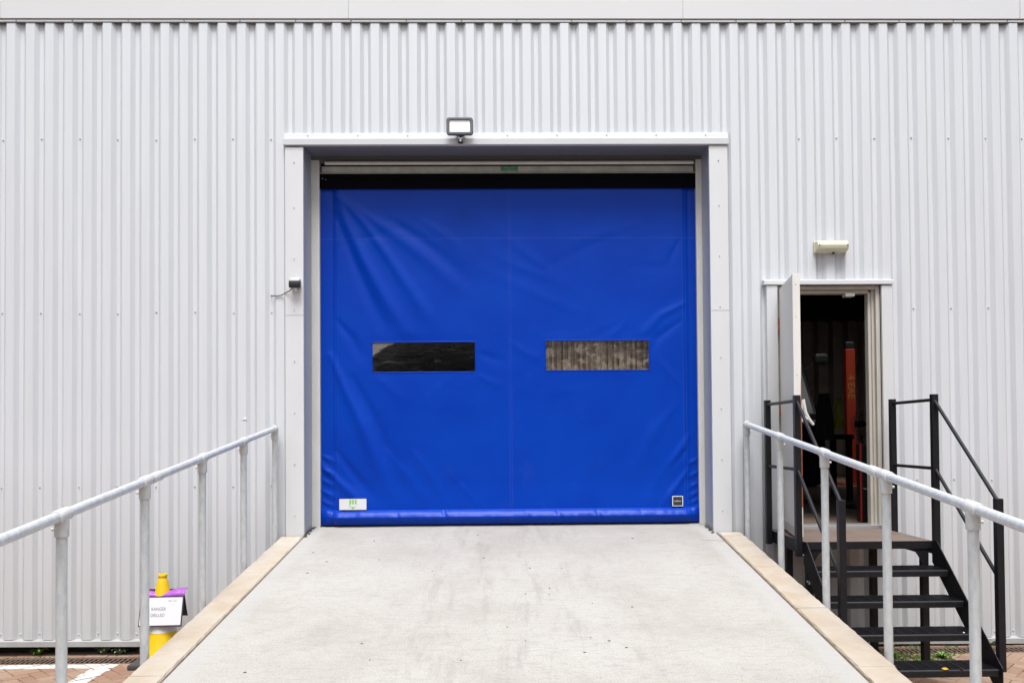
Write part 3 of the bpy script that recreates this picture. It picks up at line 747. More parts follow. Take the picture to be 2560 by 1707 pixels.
bl = thing('bulkhead_light', (2.872, -.01, 3.54), 'yellowed plastic bulkhead light on the wall above the open side door', 'lamp')
mb = MB(); mb.box(2.726, 3.020, -.024, .0, 3.485, 3.592); mb.build('base', 'yellowed', bl, bevel=.008)
mb = MB(); mb.prism([(-.024,3.488),(-.060,3.492),(-.088,3.508),(-.096,3.540),(-.088,3.572),(-.060,3.586),(-.024,3.590)], 2.734, 3.012, 'x')
mb.build('diffuser', 'yellowed', bl, bevel=.010, seg=3)
mb = MB()
for x in (2.748, 2.998): screw(mb, x, 3.54, -.097, .006)
mb.build('clip', 'seal', bl); MB().box(2.885, 2.905, -.040, -.02, 3.474, 3.486).build('gland', 'black_plastic', bl)

# ------------------------------------------------------------------ ramp and coping walls
SL, ZR = .128, 1.030
def zr(y): return ZR+SL*y
YE = -8.0
mb = MB(); ny = 60
ys = [.30+(YE-.30)*i/ny for i in range(ny+1)]
rx0, rx1 = -1.776, 1.806
vs = []
for y in ys: vs += [(rx0, y, zr(y)), (rx1, y, zr(y))]
mb.add(vs, [(2*i, 2*i+1, 2*i+3, 2*i+2) for i in range(ny)])
mb.add([(rx0,.30,zr(.30)),(rx0,YE,zr(YE)),(rx0,YE,-.1),(rx0,.30,-.1),(rx1,.30,zr(.30)),(rx1,YE,zr(YE)),(rx1,YE,-.1),(rx1,.30,-.1)], [(0,1,2,3),(4,7,6,5)])
tag(mb.build('ramp', 'concrete'), kind='structure')
mb = MB()
for x0, x1 in ((-1.795, -1.770), (1.800, 1.830)):
    mb.add([(x0,-.03,zr(-.03)-.006),(x1,-.03,zr(-.03)-.006),(x1,YE,zr(YE)-.006),(x0,YE,zr(YE)-.006)], [(0,1,2,3)])
tag(mb.build('ramp_joint', mat('dirty_joint', (.20,.15,.10), .95, var=.5, vscale=15)), kind='structure')
def side_wall(name, xa, xb, label):
    t = thing(name, ((xa+xb)/2, -.05, 0), label, 'wall', 'walls beside the ramp')
    mb = MB(); mb.add([(xa+.004,-.045,-.1),(xb-.004,-.045,-.1),(xb-.004,YE,-.1),(xa+.004,YE,-.1),(xa+.004,-.045,zr(-.045)-.062),(xb-.004,-.045,zr(-.045)-.062),(xb-.004,YE,zr(YE)-.062),(xa+.004,YE,zr(YE)-.062)],
                      [(0,3,2,1),(4,5,6,7),(0,1,5,4),(1,2,6,5),(2,3,7,6),(3,0,4,7)])
    mb.build('wall_body', 'coping', t)
    y = -.042; i = 0; L0 = [.13, .92, .90, .91, .90, .92, .90, .91, .90, .80]
    while y > YE+.1 and i < len(L0):
        y2 = max(y-L0[i], YE)
        ja, jb = random.uniform(-.004,.004), random.uniform(-.004,.004)
        ns = max(2, int((y-y2)/.045)); vs = []; fs = []
        for q_ in range(ns+1):
            q = (y-.002)+(y2+.002-(y-.002))*q_/ns
            e = [random.gauss(0, .0022) for _ in range(4)]; dz = random.gauss(0, .0009)
            sec = [(xa+.002+ja+e[0], -.060), (xa+ja+e[0], -.014), (xa+ja+.010+e[1], .001+dz), (xb+jb-.009+e[2], .001+dz), (xb+jb+e[3]*.6, -.010), (xb+jb, -.060)]
            vs += [(x, q, zr(q)+dz_) for x, dz_ in sec]
        for q_ in range(ns):
            for k in range(6): fs.append((q_*6+k, q_*6+(k+1)%6, (q_+1)*6+(k+1)%6, (q_+1)*6+k))
        fs += [tuple(range(6)), tuple(ns*6+k for k in range(6))[::-1]]
        mb = MB(); mb.add(vs, fs)
        mb.build('coping_stone', 'coping', t)
        y = y2; i += 1
    return t
side_wall('ramp_side_wall', -1.985, -1.794, 'buff stone coped wall along the left side of the ramp')
side_wall('ramp_side_wall', 1.828, 2.036, 'buff stone coped wall along the right side of the ramp')
# bit of grit at the foot of the jambs
mb = MB()
for i in range(70):
    side = random.choice((-1, 1)); y = random.uniform(-.1, .27)
    x = (JL+random.uniform(.0,.035)) if side < 0 else (JR-random.uniform(.0,.035)); r = random.uniform(.003,.008)
    mb.box(x-r, x+r, y-r, y+r, zr(y)-.002, zr(y)+r)
for i in range(26):
    x, y = random.uniform(-1.6, 1.7), random.uniform(-2.9, 0); r = random.uniform(.002,.006)
    mb.box(x-r, x+r*1.6, y-r, y+r, zr(y)-.002, zr(y)+.003)
cp = [(1.62,-.30),(1.68,-.315),(1.73,-.32),(1.78,-.345),(1.80,-.36)]
for (xa_, ya_), (xb_, yb_) in zip(cp[:-1], cp[1:]):
    mb.add([(xa_,ya_-.002,zr(ya_)+.001),(xb_,yb_-.002,zr(yb_)+.001),(xb_,yb_+.002,zr(yb_)+.002),(xa_,ya_+.002,zr(ya_)+.002)], [(0,1,2,3)])
tag(mb.build('grit', mat('dark_grit', (.12,.095,.07), .9)), 'dark grit scattered on the ramp and along the door jambs', 'grit', kind='stuff')

# ------------------------------------------------------------------ handrails
def railing(name, X, za, ya, slope, ys, sleeves, label, sgn):
    t = thing(name, (X, ya, 0), label, 'railing', 'tube handrails beside the ramp')
    zf = lambda y: za+slope*(y-ya)
    yend = ys[-1]-.15
    r = .0242
    mb = MB(); mb.tube([(X, ya-.012, zf(ya-.012)), (X, yend, zf(yend))], r, 24); mb.build('rail', 'galv', t, smooth=True)
    dirv = Vector((0, -1, -slope)).normalized()
    for i, y in enumerate(ys):
        z = zf(y)
        zb = 0
        mb = MB(); mb.tube([(X, y, zb), (X, y, z-.02)], r*.985, 24); p = mb.build('post', 'galv', t, smooth=True)
        mb = MB()
        mb.tube([(X, y, z-.098), (X, y, z-.094), (X, y, z-.012)], [.0285, .0305, .0305], 24)
        if i == 0:
            mb.tube([(X, y, z-.03), (X, y, z-.012), (X, y-.004, z), (X, y-.014, z+.0), tuple(Vector((X, y-.014, z))+dirv*.05)], [.0305,.0305,.0315,.0305,.030], 24)
        else:
            c = Vector((X, y, z)); mb.tube([tuple(c-dirv*.052), tuple(c-dirv*.048), tuple(c+dirv*.048), tuple(c+dirv*.052)], [.0285, .0305, .0305, .0285], 24)
        mb.tube([(X+sgn*.026, y-.008, z-.062), (X+sgn*.040, y-.010, z-.062)], .008, 10)
        mb.build('tee_fitting' if i else 'elbow_fitting', 'cast', p, smooth=True)
        mb = MB(); mb.lathe([(.055,0),(.055,.010),(.032,.014),(.031,.05)], (X, y, zb), 24); mb.build('floor_flange', 'cast', p, smooth=True)
    for y in sleeves:
        c = Vector((X, y, zf(y))); mb = MB(); mb.tube([tuple(c-dirv*.055), tuple(c-dirv*.05), tuple(c+dirv*.05), tuple(c+dirv*.055)], [.0275,.0295,.0295,.0275], 24)
        mb.build('sleeve_coupling', 'cast', t, smooth=True)
    return t
railing('handrail', -2.030, 1.963, -.080, .1232, [-.08, -.915, -1.755, -2.61, -3.455, -4.31, -5.16], [-2.47], 'galvanised tube handrail sloping down the left side of the ramp', -1)
railing('handrail', 2.080, 1.969, -.097, .1200, [-.10, -.968, -1.85, -2.725, -3.565, -4.42, -5.28], [-2.585], 'galvanised tube handrail sloping down the right side of the ramp', 1)

# ------------------------------------------------------------------ steel steps
st = thing('steel_steps', (2.79, -1.0, 0), 'black steel steps with brown landing and rails under the side door', 'stairs')
XL, XR = 2.285, 3.300
ZL = 1.043
YF = -.870
RISE, GO = .188, .206
# landing
mb = MB(); mb.box(XL+.006, XR-.006, YF, -.045, ZL-.006, ZL); mb.build('landing_plate', 'chequer', st)
mb = MB()
mb.box(XL, XR, YF-.006, YF+.0, ZL-.060, ZL-.002).box(XL, XL+.006, YF, -.04, ZL-.10, ZL-.001).box(XR-.006, XR, YF, -.04, ZL-.10, ZL-.001)
mb.box(XL+.006, XR-.006, YF, YF+.04, ZL-.060, ZL-.054).box(XL+.03, XR-.03, -.10, -.05, ZL-.06, ZL-.01)
mb.build('landing_frame', 'black_paint', st)
# stringers: plate along the nosings with a vertical foot
y1 = YF-GO*4-.035
def nose(y): return ZL-RISE/GO*(YF-y) if y < YF else ZL
for xx in (XL, XR-.006):
    top = ZL+.004
    ztop = lambda y: top+RISE/GO*(y-(YF-.075))
    poly = [(YF-.002, top), (YF-.075, top), (y1-.03, ztop(y1-.03)), (y1-.03, .0), (y1+.07, .0), (y1+.07, ztop(y1+.07)-.235), (YF-.002, ztop(YF-.002)-.235-.0)]
    mb = MB(); mb.prism(poly, xx, xx+.006, 'x'); mb.build('stringer', 'black_paint', st)
# treads: open bar grating with a solid nosing
def tread(i):
    yn = YF-GO*(i+1)-.035; z = ZL-RISE*(i+1); D = .235
    mb = MB()
    mb.tube([(XL+.008, yn+.012, z-.012), (XR-.008, yn+.012, z-.012)], .0125, 12)
    mb.box(XL+.008, XR-.008, yn+.0, yn+.006, z-.048, z-.012)
    tr = mb.build('tread', 'black_paint', st)
    mb = MB()
    y = yn+.028
    while y < yn+D: mb.box(XL+.010, XR-.010, y, y+.0035, z-.028, z-.001); y += .0185
    mb.box(XL+.007, XL+.012, yn, yn+D, z-.045, z-.001).box(XR-.012, XR-.007, yn, yn+D, z-.045, z-.001).box(XL+.012, XR-.012, yn+D, yn+D+.005, z-.030, z-.001)
    x = XL+.06
    while x < XR-.03: mb.box(x, x+.006, yn+.02, yn+D, z-.006, z+.0015); x += .101
    mb.build('grating', 'black_paint', tr)
for i in range(4): tread(i)
# legs and gussets
mb = None
for (x, y, zb) in ((XR-.055, YF+.030, .0), (XR-.26, -.40, .0), (XL+.055, YF+.030, 0), (XL+.10, -.25, 0)):
    MB().box(x-.026, x+.026, y-.026, y+.026, zb, ZL-.061).build('leg', 'black_paint', st, bevel=.003)
for s, xx in ((-1, XR-.08), (1, XL+.08)):
    mb = MB(); mb.prism([(xx, ZL-.061), (xx+s*.14, ZL-.061), (xx+s*.05, ZL-.088), (xx, ZL-.17)], YF+.005, YF+.012, 'y'); mb.build('gusset', 'black_paint', st)
mb = MB()
for (x, y, z) in ((XL-.003, YF-.02, ZL-.10), (XL-.003, YF-.10, ZL-.29), (XL-.003, YF-.135, ZL-.30)):
    mb.tube([(x+.009, y, z), (x+.016, y, z)], .009, 8)
    mb.tube([(x, y, z), (x-.008, y, z)], .009, 8)
mb.build('bolt', 'alu', st)
# posts and rails of each side
for xx, sd_ in ((XL-.030, -1), (XR+.031, 1)):
    pw = .0475
    if sd_ < 0: yR, yF2, yB, zR0, zF0, zB0 = -.130, -.855, -1.68, .93, .93, .27
    else: yR, yF2, yB, zR0, zF0, zB0 = -.175, -.870, -1.685, .95, .985, .265
    for y, z0, z1 in ((yR, zR0, 2.175), (yF2, zF0, 2.185), (yB, zB0, 1.435)):
        MB().box(xx-pw/2, xx+pw/2, y-pw/2, y+pw/2, z0, z1).build('rail_post', 'black_paint', st, bevel=.003)
    x2 = xx
    for dz0, dz1 in ((2.150, 2.145),):
        MB().tube([(x2, yR, 2.138), (x2, yF2, 2.142)], .0135, 14).build('top_rail', 'black_paint', st, smooth=True)
    MB().tube([(x2, yR, 1.605), (x2, yF2, 1.605)], .0135, 14).build('mid_rail', 'black_paint', st, smooth=True)
    MB().tube([(x2, yF2, 2.142), (x2, yB, 1.412)], .0135, 14).build('sloping_rail', 'black_paint', st, smooth=True)
    MB().tube([(x2, yF2, 1.605), (x2, yB, .885)], .0135, 14).build('sloping_mid_rail', 'black_paint', st, smooth=True)

# ------------------------------------------------------------------ ground
def clip(poly, a, b, c):      # keep a*x+b*y<=c
    out = []
    for i in range(len(poly)):
        p, q = poly[i], poly[(i+1) % len(poly)]
        dp, dq = a*p[0]+b*p[1]-c, a*q[0]+b*q[1]-c
        if dp <= 0: out.append(p)
        if (dp < 0 < dq) or (dq < 0 < dp):
            t = dp/(dp-dq); out.append((p[0]+t*(q[0]-p[0]), p[1]+t*(q[1]-p[1])))
    return out
def clip_rect(poly, r):
    for a, b, c in ((-1,0,-r[0]), (1,0,r[1]), (0,-1,-r[2]), (0,1,r[3])):
        if len(poly) < 3: return []
        poly = clip(poly, a, b, c)
    return poly
tag(MB().add([(-120,-120,-.060),(120,-120,-.060),(120,120,-.060),(-120,120,-.060)], [(0,1,2,3)]).build('ground', 'soil'), kind='structure')
tag(MB().add([(-60,-60,-.012),(60,-60,-.012),(60,-3.2,-.012),(-60,-3.2,-.012)], [(0,1,2,3)]).build('yard', 'yard'), kind='structure')
tag(MB().box(-4.9, 45, -34, -24, -.05, 6.6).box(-45, -4.91, -34, -24.5, -.05, 5.15).box(-22, -12.5, -23.5, 1, -.05, 8.5).box(13.0, 22, -23.5, 1, -.05, 8.5).build('added_light_blocker', 'blocker_wall'), kind='structure')  # unseen blocks added to cut low sky light and darken reflections
REG = [(-7.5, -1.99, -3.2, -.245), (2.04, 7.5, -3.2, -.245)]
BACK = [(-7.5, -1.99, -.035, .150), (2.04, 7.5, -.035, .150)]
bricks = []
ca = math.cos(math.radians(45)); Lb, Wb = .20, .10
for i in range(-90, 91):
    for j in range(-45, 46):
        # herringbone cell
        ox, oy = i*Wb+j*2*Wb, -i*Wb*1.0+j*2*Wb
for k in range(-130, 131):
    for l in range(-40, 41):
        bx, by = k*Wb+l*2*Lb*0, k*Wb
        for hor in (0, 1):
            if hor == 0: r = (k*Wb+l*2*Lb, k*Wb, Lb, Wb)
            else: r = (k*Wb+l*2*Lb-Wb, k*Wb, Wb, Lb)
            q = [(r[0],r[1]),(r[0]+r[2],r[1]),(r[0]+r[2],r[1]+r[3]),(r[0],r[1]+r[3])]
            bricks.append([((x-y)*ca, (x+y)*ca-2) for x, y in q])
pv = []
for q in bricks:
    cx_ = sum(p[0] for p in q)/4; cy_ = sum(p[1] for p in q)/4
    if abs(cx_) > 7.6 or cy_ > 0 or cy_ < -3.4: continue
    for r in REG:
        c = clip_rect(q, r)
        if len(c) >= 3: pv.append(c)
for r in BACK:
    x = r[0]
    while x < r[1]: pv.append([(x, r[2]), (min(x+.2, r[1]), r[2]), (min(x+.2, r[1]), r[3]), (x, r[3])]); x += .2
mb = MB(); tones = []; LINES = []
line_rects = [[(-8,-.385),(-3.42,-.385),(-3.42,-.265),(-8,-.265)], [(-3.42,-.265),(-3.42,-3.2),(-3.27,-3.2),(-3.27,-.265)]]
rj = random.Random(5)
line_off = {}
for c in pv:
    n = len(c); area = abs(sum(c[i][0]*c[(i+1)%n][1]-c[(i+1)%n][0]*c[i][1] for i in range(n)))/2
    if area < .0008: continue
    cx_ = sum(p[0] for p in c)/n; cy_ = sum(p[1] for p in c)/n
    def shrink(e):
        out = []
        for x, y in c:
            d = math.hypot(x-cx_, y-cy_) or 1; out.append((x-(x-cx_)/d*e, y-(y-cy_)/d*e))
        return out
    a, b = shrink(.0035), shrink(.009); z = rj.uniform(-.002, .002); tx, ty = rj.uniform(-.012,.012), rj.uniform(-.012,.012)
    zz = lambda p: z+(p[0]-cx_)*tx+(p[1]-cy_)*ty
    k0 = len(mb.f)
    mb.add([(x, y, -.05) for x, y in a]+[(x, y, zz((x,y))-.005) for x, y in a]+[(x, y, zz((x,y))) for x, y in b],
           [(i, (i+1)%n, n+(i+1)%n, n+i) for i in range(n)]+[(n+i, n+(i+1)%n, 2*n+(i+1)%n, 2*n+i) for i in range(n)]+[tuple(2*n+i for i in range(n))])
    tones += [rj.random()]*(len(mb.f)-k0)
    for li, (x0, x1, y0, y1) in enumerate(((-8, -3.27, -.385, -.265), (-3.44, -3.28, -3.2, -.385))):
        j = [rj.uniform(-.012,.012)*(.4 if li==0 else 1) for _ in range(4)]
        w = clip_rect(shrink(.003), (x0+(j[0] if li else 0), x1+j[1], y0+j[2], y1+(j[3] if not li else 0)))
        if len(w) >= 3 and rj.random() > .02: LINES.append((li, [(x, y, zz((x,y))+.0012) for x, y in w]))
pav = mb.build('paving', 'paver'); tag(pav, kind='structure')
at = pav.data.attributes.new('tone', 'FLOAT', 'FACE'); at.data.foreach_set('value', tones)
mb = MB()
for li, w in LINES: mb.add(w, [tuple(range(len(w)))])
tag(mb.build('parking_line', 'paint_line'), 'white painted bay line on the block paving left of the ramp', 'road marking')

# drain channels
def drain(x0, x1, label):
    t = thing('drain_channel', ((x0+x1)/2, -.14, -.02), label, 'drain', 'slot drains along the wall foot')
    MB().box(x0, x1, -.245, -.232, -.05, -.004).box(x0, x1, -.048, -.035, -.05, -.004).build('channel_edge', 'iron', t)
    MB().box(x0, x1, -.232, -.048, -.058, -.052).build('channel_bed', 'dark', t)
    x = x0
    while x < x1-.01:
        xe = min(x+.5, x1)
        mb = MB(); mb.box(x+.002, xe-.002, -.231, -.208, -.03, -.005).box(x+.002, xe-.002, -.072, -.049, -.03, -.005)
        q = x+.006
        while q < xe-.02: mb.box(q, q+.014, -.208, -.072, -.009, -.006); q += .042
        mb.build('grate', 'iron', t); x = xe
drain(-6.5, -2.0, 'rusty slotted drain channel at the wall foot, left of the ramp')
drain(2.05, 6.5, 'rusty slotted drain channel at the wall foot, right of the ramp behind the steps')

# ------------------------------------------------------------------ cone with sign
CXc, CYc = -2.915, -.27
cn = thing('traffic_cone', (CXc, CYc, 0), 'yellow and white traffic cone by the wall left of the ramp, carrying a paper notice', 'cone')
def cr(z): return .150-(z-.05)*(.150-.036)/(.70-.05)
mb = MB()
for r_ in ((.0,),):
    mb.box(CXc-.205, CXc+.205, CYc-.205, CYc+.205, .0, .045)
b_ = mb.build('base', 'rubber', cn, bevel=.012)
MB().lathe([(.165,.045),(.158,.055),(cr(.08),.08),(cr(.275),.275)], (CXc,CYc,0)).build('lower_body', 'cone_y', cn, smooth=True)
MB().lathe([(cr(.275)+.002,.2752),(cr(.40)+.002,.40)], (CXc,CYc,0)).build('reflective_sleeve', 'cone_w', cn, smooth=True)
MB().lathe([(cr(.401),.401),(cr(.57),.57)], (CXc,CYc,0)).build('mid_body', 'cone_y', cn, smooth=True)
MB().lathe([(.068,.565),(.041,.695),(.039,.702),(.034,.712),(.033,.722),(.037,.728),(.037,.742),(.033,.750),(.022,.750),(.020,.70)], (CXc,CYc,0)).build('cone_top', 'cone_y', cn, smooth=True)
sg = thing('notice_board', (CXc+.03, CYc, .5), 'white paper notice reading RANGER DRILLED in a purple folder hung over the yellow cone', 'sign')
def quad(mb, a, b, c, d): mb.add([a, b, c, d], [(0,1,2,3)])
sx0, sx1 = CXc-.150, CXc+.205
yf = CYc-.115
mb = MB()   # front board, leaning, with thickness
fb = [(yf-.010, .335), (yf-.004, .335), (yf+.050, .572), (yf+.044, .572)]
mb.prism(fb, sx0, sx1, 'x'); mb.build('front_board', 'folder', sg)
mb = MB(); bb = [(CYc+.110, .375), (CYc+.116, .375), (CYc+.028, .618), (CYc+.022, .618)]
mb.prism(bb, sx0-.010, sx1-.040, 'x'); mb.build('back_board', 'folder', sg)
mb = MB()
n = 20; vs = []
for i in range(n+1):
    x = sx0+(sx1-sx0)*i/n; sag = .026*math.exp(-((x-CXc)/.09)**2)
    wv = .004*math.sin(i*1.3)
    vs += [(x, yf+.048, .574), (x, yf+.075, .616-sag+wv), (x, CYc+.02, .620-sag*.7+.012*(x-CXc)/.2)]
n1 = n+1
fs = []
for i in range(n):
    for k in range(2): fs.append((i*3+k, i*3+k+1, (i+1)*3+k+1, (i+1)*3+k))
mb.add(vs, fs); pt = mb.build('purple_fold', 'purple', sg, smooth=True)
sd = pt.modifiers.new('solid', 'SOLIDIFY'); sd.thickness = .003
lean = math.atan2(.054, .237)
def SP(s, h, d=0):  # s across, h up the board from its foot, d out of its face
    return Vector((sx0+s, yf-.010+h*math.sin(lean)-d*math.cos(lean), .335+h*math.cos(lean)+d*math.sin(lean)))
mb = MB(); quad(mb, SP(.008,.010,.001), SP(.345,.014,.001), SP(.347,.238,.001), SP(.006,.235,.001)); mb.build('paper', 'paper', sg)
RB = Matrix.Rotation(-lean, 4, 'X') @ FRONT
text('lettering', 'RANGER', .038, SP(.095, .142, .0018), RB, 'ink', sg, align='LEFT', sx=.82, depth=.0002)
text('lettering', 'DRILLED', .038, SP(.093, .092, .0018), RB, 'ink', sg, align='LEFT', sx=.80, depth=.0002)
text('small_lettering', 'MAY  12/1', .016, SP(.230, .208, .0018), RB, 'ink', sg, align='LEFT', depth=.0002)

# ------------------------------------------------------------------ weeds, moss, litter
def weed(x, y, z, r, h, n, m, label, seed, cat='weed', droop=.3):
    rg = random.Random(seed); t = thing('weed', (x, y, z), label, cat, 'weeds at the foot of the wall')
    mb = MB(); sm = MB()
    for i in range(n):
        a = 2*math.pi*i/n+rg.uniform(-.3,.3); L_ = r*rg.uniform(.6,1.1); hh = h*rg.uniform(.5,1.1); w = L_*.16
        pts = []
        for k in range(6):
            t_ = k/5; d = L_*t_; zz = z+hh*(.25*t_+math.sin(t_*math.pi*.75))*.8
            ww = w*math.sin(math.pi*min(.97, t_*.85+.12))
            pts.append((Vector((x+math.cos(a)*d, y+math.sin(a)*d, zz)), ww))
        px_ = Vector((-math.sin(a), math.cos(a), 0))
        vs = []
        for p, ww in pts: vs += [p-px_*ww+Vector((0,0,ww*.4)), p, p+px_*ww+Vector((0,0,ww*.4))]
        mb.add(vs, [(3*k+j, 3*k+j+1, 3*k+j+4, 3*k+j+3) for k in range(5) for j in range(2)])
        sm.tube([(x, y, z), tuple(pts[2][0]-Vector((0,0,.002)))], .0016, 6)
    mb.build('leaves', m, t); sm.build('stem', m, t)
    return t
weed(-4.13, .055, 0, .095, .062, 15, 'leaf_green', 'bright green leafy weed under the far left end of the wall', 1)
weed(-3.57, .055, 0, .08, .066, 15, 'leaf_pale', 'pale dusty weed growing just right of the front left handrail post', 2)
weed(-3.42, .045, 0, .08, .055, 14, 'leaf_pale', 'low grey green weed, right of the two beside the drain', 3)
weed(-3.27, .09, 0, .035, .03, 7, 'leaf_pale', 'tiny weed on the brick course left of the cone', 4)
weed(3.40, .0, 0, .06, .05, 10, 'leaf_green', 'weed on the brick course behind the lower steps', 5)
weed(3.12, -.02, 0, .07, .06, 12, 'leaf_green', 'weed beside the rear leg of the steps', 6)
weed(3.02, -.24, 0, .08, .07, 13, 'leaf_green', 'light green weed rising from the drain by the rear leg of the steps', 7)
weed(4.27, -.01, 0, .06, .05, 12, 'leaf_green', 'small green weed at the far right by the drain', 8)
weed(2.90, -.42, 0, .07, .04, 12, 'leaf_green', 'flat weed in the moss left of the steps leg', 9)
weed(3.45, -.45, 0, .06, .03, 12, 'leaf_green', 'flat weed in the moss under the steps', 10)
for i_, (wx, wy, lab) in enumerate(((3.22, -.36, 'low green weed in the moss between the two legs of the steps'), (3.33, -.60, 'small weed at the front edge of the moss behind the lowest tread'), (3.62, -.40, 'weed at the right end of the moss patch under the steps'), (3.05, -.62, 'spreading weed at the left front of the moss patch'))):
    weed(wx, wy, 0, .075, .05, 13, 'leaf_green', lab, 20+i_)
weed(2.72, -.02, 0, .06, .05, 10, 'leaf_green', 'weed at the wall foot close to the ramp wall', 11)
# moss cushion, uneven sheet of small tufts
mb = MB(); rg = random.Random(11)
def mossy(x, y):
    v = noise.noise(Vector((x*3.2, y*5, 1)))+.5*noise.noise(Vector((x*9, y*9, 4)))
    c = math.exp(-((x-3.15)/.75)**2-((y+.42)/.20)**2)
    return c+v*.55
for i in range(11000):
    x, y = rg.uniform(2.1, 5.2), rg.uniform(-.85, .14)
    edge = (.55 if abs(y+.25) < .03 or abs(y+.03) < .03 else 0)
    if -.235 < y < -.045: continue
    if mossy(x, y)+edge*(.9+noise.noise(Vector((x*2,0,0)))) < .62: continue
    r = rg.uniform(.010, .024); h = rg.uniform(.004, .014)
    a = rg.uniform(0, 6.28)
    mb.add([(x+r*math.cos(a+q*2.09), y+r*math.sin(a+q*2.09), -.004) for q in range(3)]+[(x+rg.uniform(-.003,.003), y, h)], [(0,1,3),(1,2,3),(2,0,3)])
for i in range(900):
    x = rg.uniform(-6, -2.05); y = rg.choice((rg.gauss(-.25,.008), rg.gauss(-.03,.008)))
    if noise.noise(Vector((x*2.5, y*3, 7))) < -.05: continue
    r = rg.uniform(.004, .010); a = rg.uniform(0, 6.28)
    mb.add([(x+r*math.cos(a+q*2.09), y+r*math.sin(a+q*2.09), -.006) for q in range(3)]+[(x, y, rg.uniform(.002,.007))], [(0,1,3),(1,2,3),(2,0,3)])
tag(mb.build('moss', 'moss'), 'green moss on the paving and along the drain edges', 'moss', kind='stuff')
def leaf_litter(x, y, z, r, label, m='dandelion', seed=0):
    rg = random.Random(seed); mb = MB(); n = 9
    vs = [(x, y, z+.004)]+[(x+r*(.8+.4*rg.random())*math.cos(2*math.pi*k/n), y+r*(.8+.4*rg.random())*math.sin(2*math.pi*k/n), z+rg.uniform(.002,.012)) for k in range(n)]
    mb.add(vs, [(0, k+1, (k+1) % n+1) for k in range(n)])
    o = mb.build('fallen_leaf', m); tag(o, label, 'leaf', 'fallen leaves'); return o
leaf_litter(2.79, -.20, .0, .030, 'orange leaf on the drain behind the steps', seed=1)
leaf_litter(2.93, YF-GO*4-.02, ZL-RISE*4-.0, .022, 'orange leaf on the front of the lowest step', seed=2)
leaf_litter(3.04, YF-GO*4-.03, ZL-RISE*4-.0, .012, 'small brown leaf on the nose of the lowest step', 'rust', 3)
leaf_litter(3.18, YF-GO*3-.02, ZL-RISE*3-.0, .012, 'pale leaf on the nose of the third step', 'rag', 4)
mb = MB(); rg = random.Random(8); n = 10
for j in range(5):
    for k in range(n):
        a = 2*math.pi*k/n; rr = (.02, .075, .07, .045, .01)[j]*(1+.35*rg.uniform(-1,1))
        mb.v.append((2.95+rr*1.2*math.cos(a), -.40+rr*.6*math.sin(a), (.0,.004,.018,.026,.030)[j]+rg.uniform(0,.004)))
for j in range(4):
    for k in range(n): mb.f.append((j*n+k, j*n+(k+1)%n, (j+1)*n+(k+1)%n, (j+1)*n+k))
tag(mb.build('paper_scrap', 'rag'), 'crumpled white paper scrap at the foot of the steps leg', 'litter')

# ------------------------------------------------------------------ inside the side door
lc = thing('lift_column', (5.56, 6.0, 1.035), 'tall orange red vehicle lift column with vertical lettering, seen through the side door', 'machine')
MB().box(5.50, 5.65, 5.97, 6.07, 1.036, 3.24).build('column', 'lift_red', lc, bevel=.01)
MB().box(5.505, 5.645, 5.98, 6.07, 3.241, 3.36).build('motor_cap', 'black_plastic', lc, bevel=.02)
MB().box(5.36, 5.75, 5.85, 6.25, 1.035, 1.06).build('foot_plate', 'lift_red', lc, bevel=.004)
text('lettering', '4 EAE', .16, Vector((5.575, 5.968, 2.62)), FRONT @ Matrix.Rotation(math.radians(-90), 4, 'Z'), mat('dull_yellow_lettering', (.42,.22,.06), .5), lc, depth=.001)
vn = thing('parked_van', (4.0, 6.6, 1.035), 'dark van parked inside behind the open side door', 'van')
mb = MB(); mb.prism([(5.2,1.35),(5.2,2.05),(5.45,2.18),(6.1,3.05),(6.5,3.2),(8.6,3.2),(8.6,1.35)], 3.1, 4.88, 'x'); mb.build('body', 'car_black', vn, bevel=.12, seg=4)
mb = MB(); mb.box(4.95, 5.18, 5.85, 5.98, 2.98, 3.16); mb.build('wing_mirror', 'black_plastic', vn, bevel=.05, seg=3)
mb = MB(); mb.beam((4.84,6.0,2.90),(5.0,5.93,3.02), .04); mb.build('mirror_arm', 'black_plastic', vn)
for y in (5.75, 7.9):
    mb = MB(); mb.tube([(4.70,y,1.38),(4.91,y,1.38)], .34, 28); w = mb.build('wheel', 'rubber', vn, smooth=True)
    mb = MB(); mb.tube([(4.911,y,1.38),(4.915,y,1.38)], .19, 20); mb.build('rim', 'alu', w)
cb = thing('tool_cabinet', (3.45, .70, 1.035), 'black tool cabinet with a red edge just inside the side door', 'cabinet')
MB().box(3.345, 3.75, .50, .62, 1.04, 1.775).build('body', 'black_plastic', cb, bevel=.01)
MB().box(3.328, 3.344, .485, .50, 1.04, 1.79).build('red_panel', 'red', cb, bevel=.003)
MB().tube([(3.36,.495,1.36),(3.42,.47,1.34),(3.48,.495,1.35)], .004, 8).build('handle', 'alu', cb, smooth=True)
bn = thing('workbench', (3.9, 3.0, 1.035), 'dark workbench inside the side door with a jacket above', 'bench')
MB().box(3.15, 4.35, 3.0, 3.6, 1.80, 1.86).build('bench_top', 'int_dark', bn, bevel=.005)
for x in (3.2, 4.3):
    for y in (3.05, 3.55): MB().box(x-.03, x+.03, y-.03, y+.03, 1.036, 1.80).build('leg', 'int_dark', bn)
MB().box(3.3, 3.9, 3.1, 3.5, 1.2, 1.75).build('drawer_unit', 'black_plastic', bn, bevel=.01)
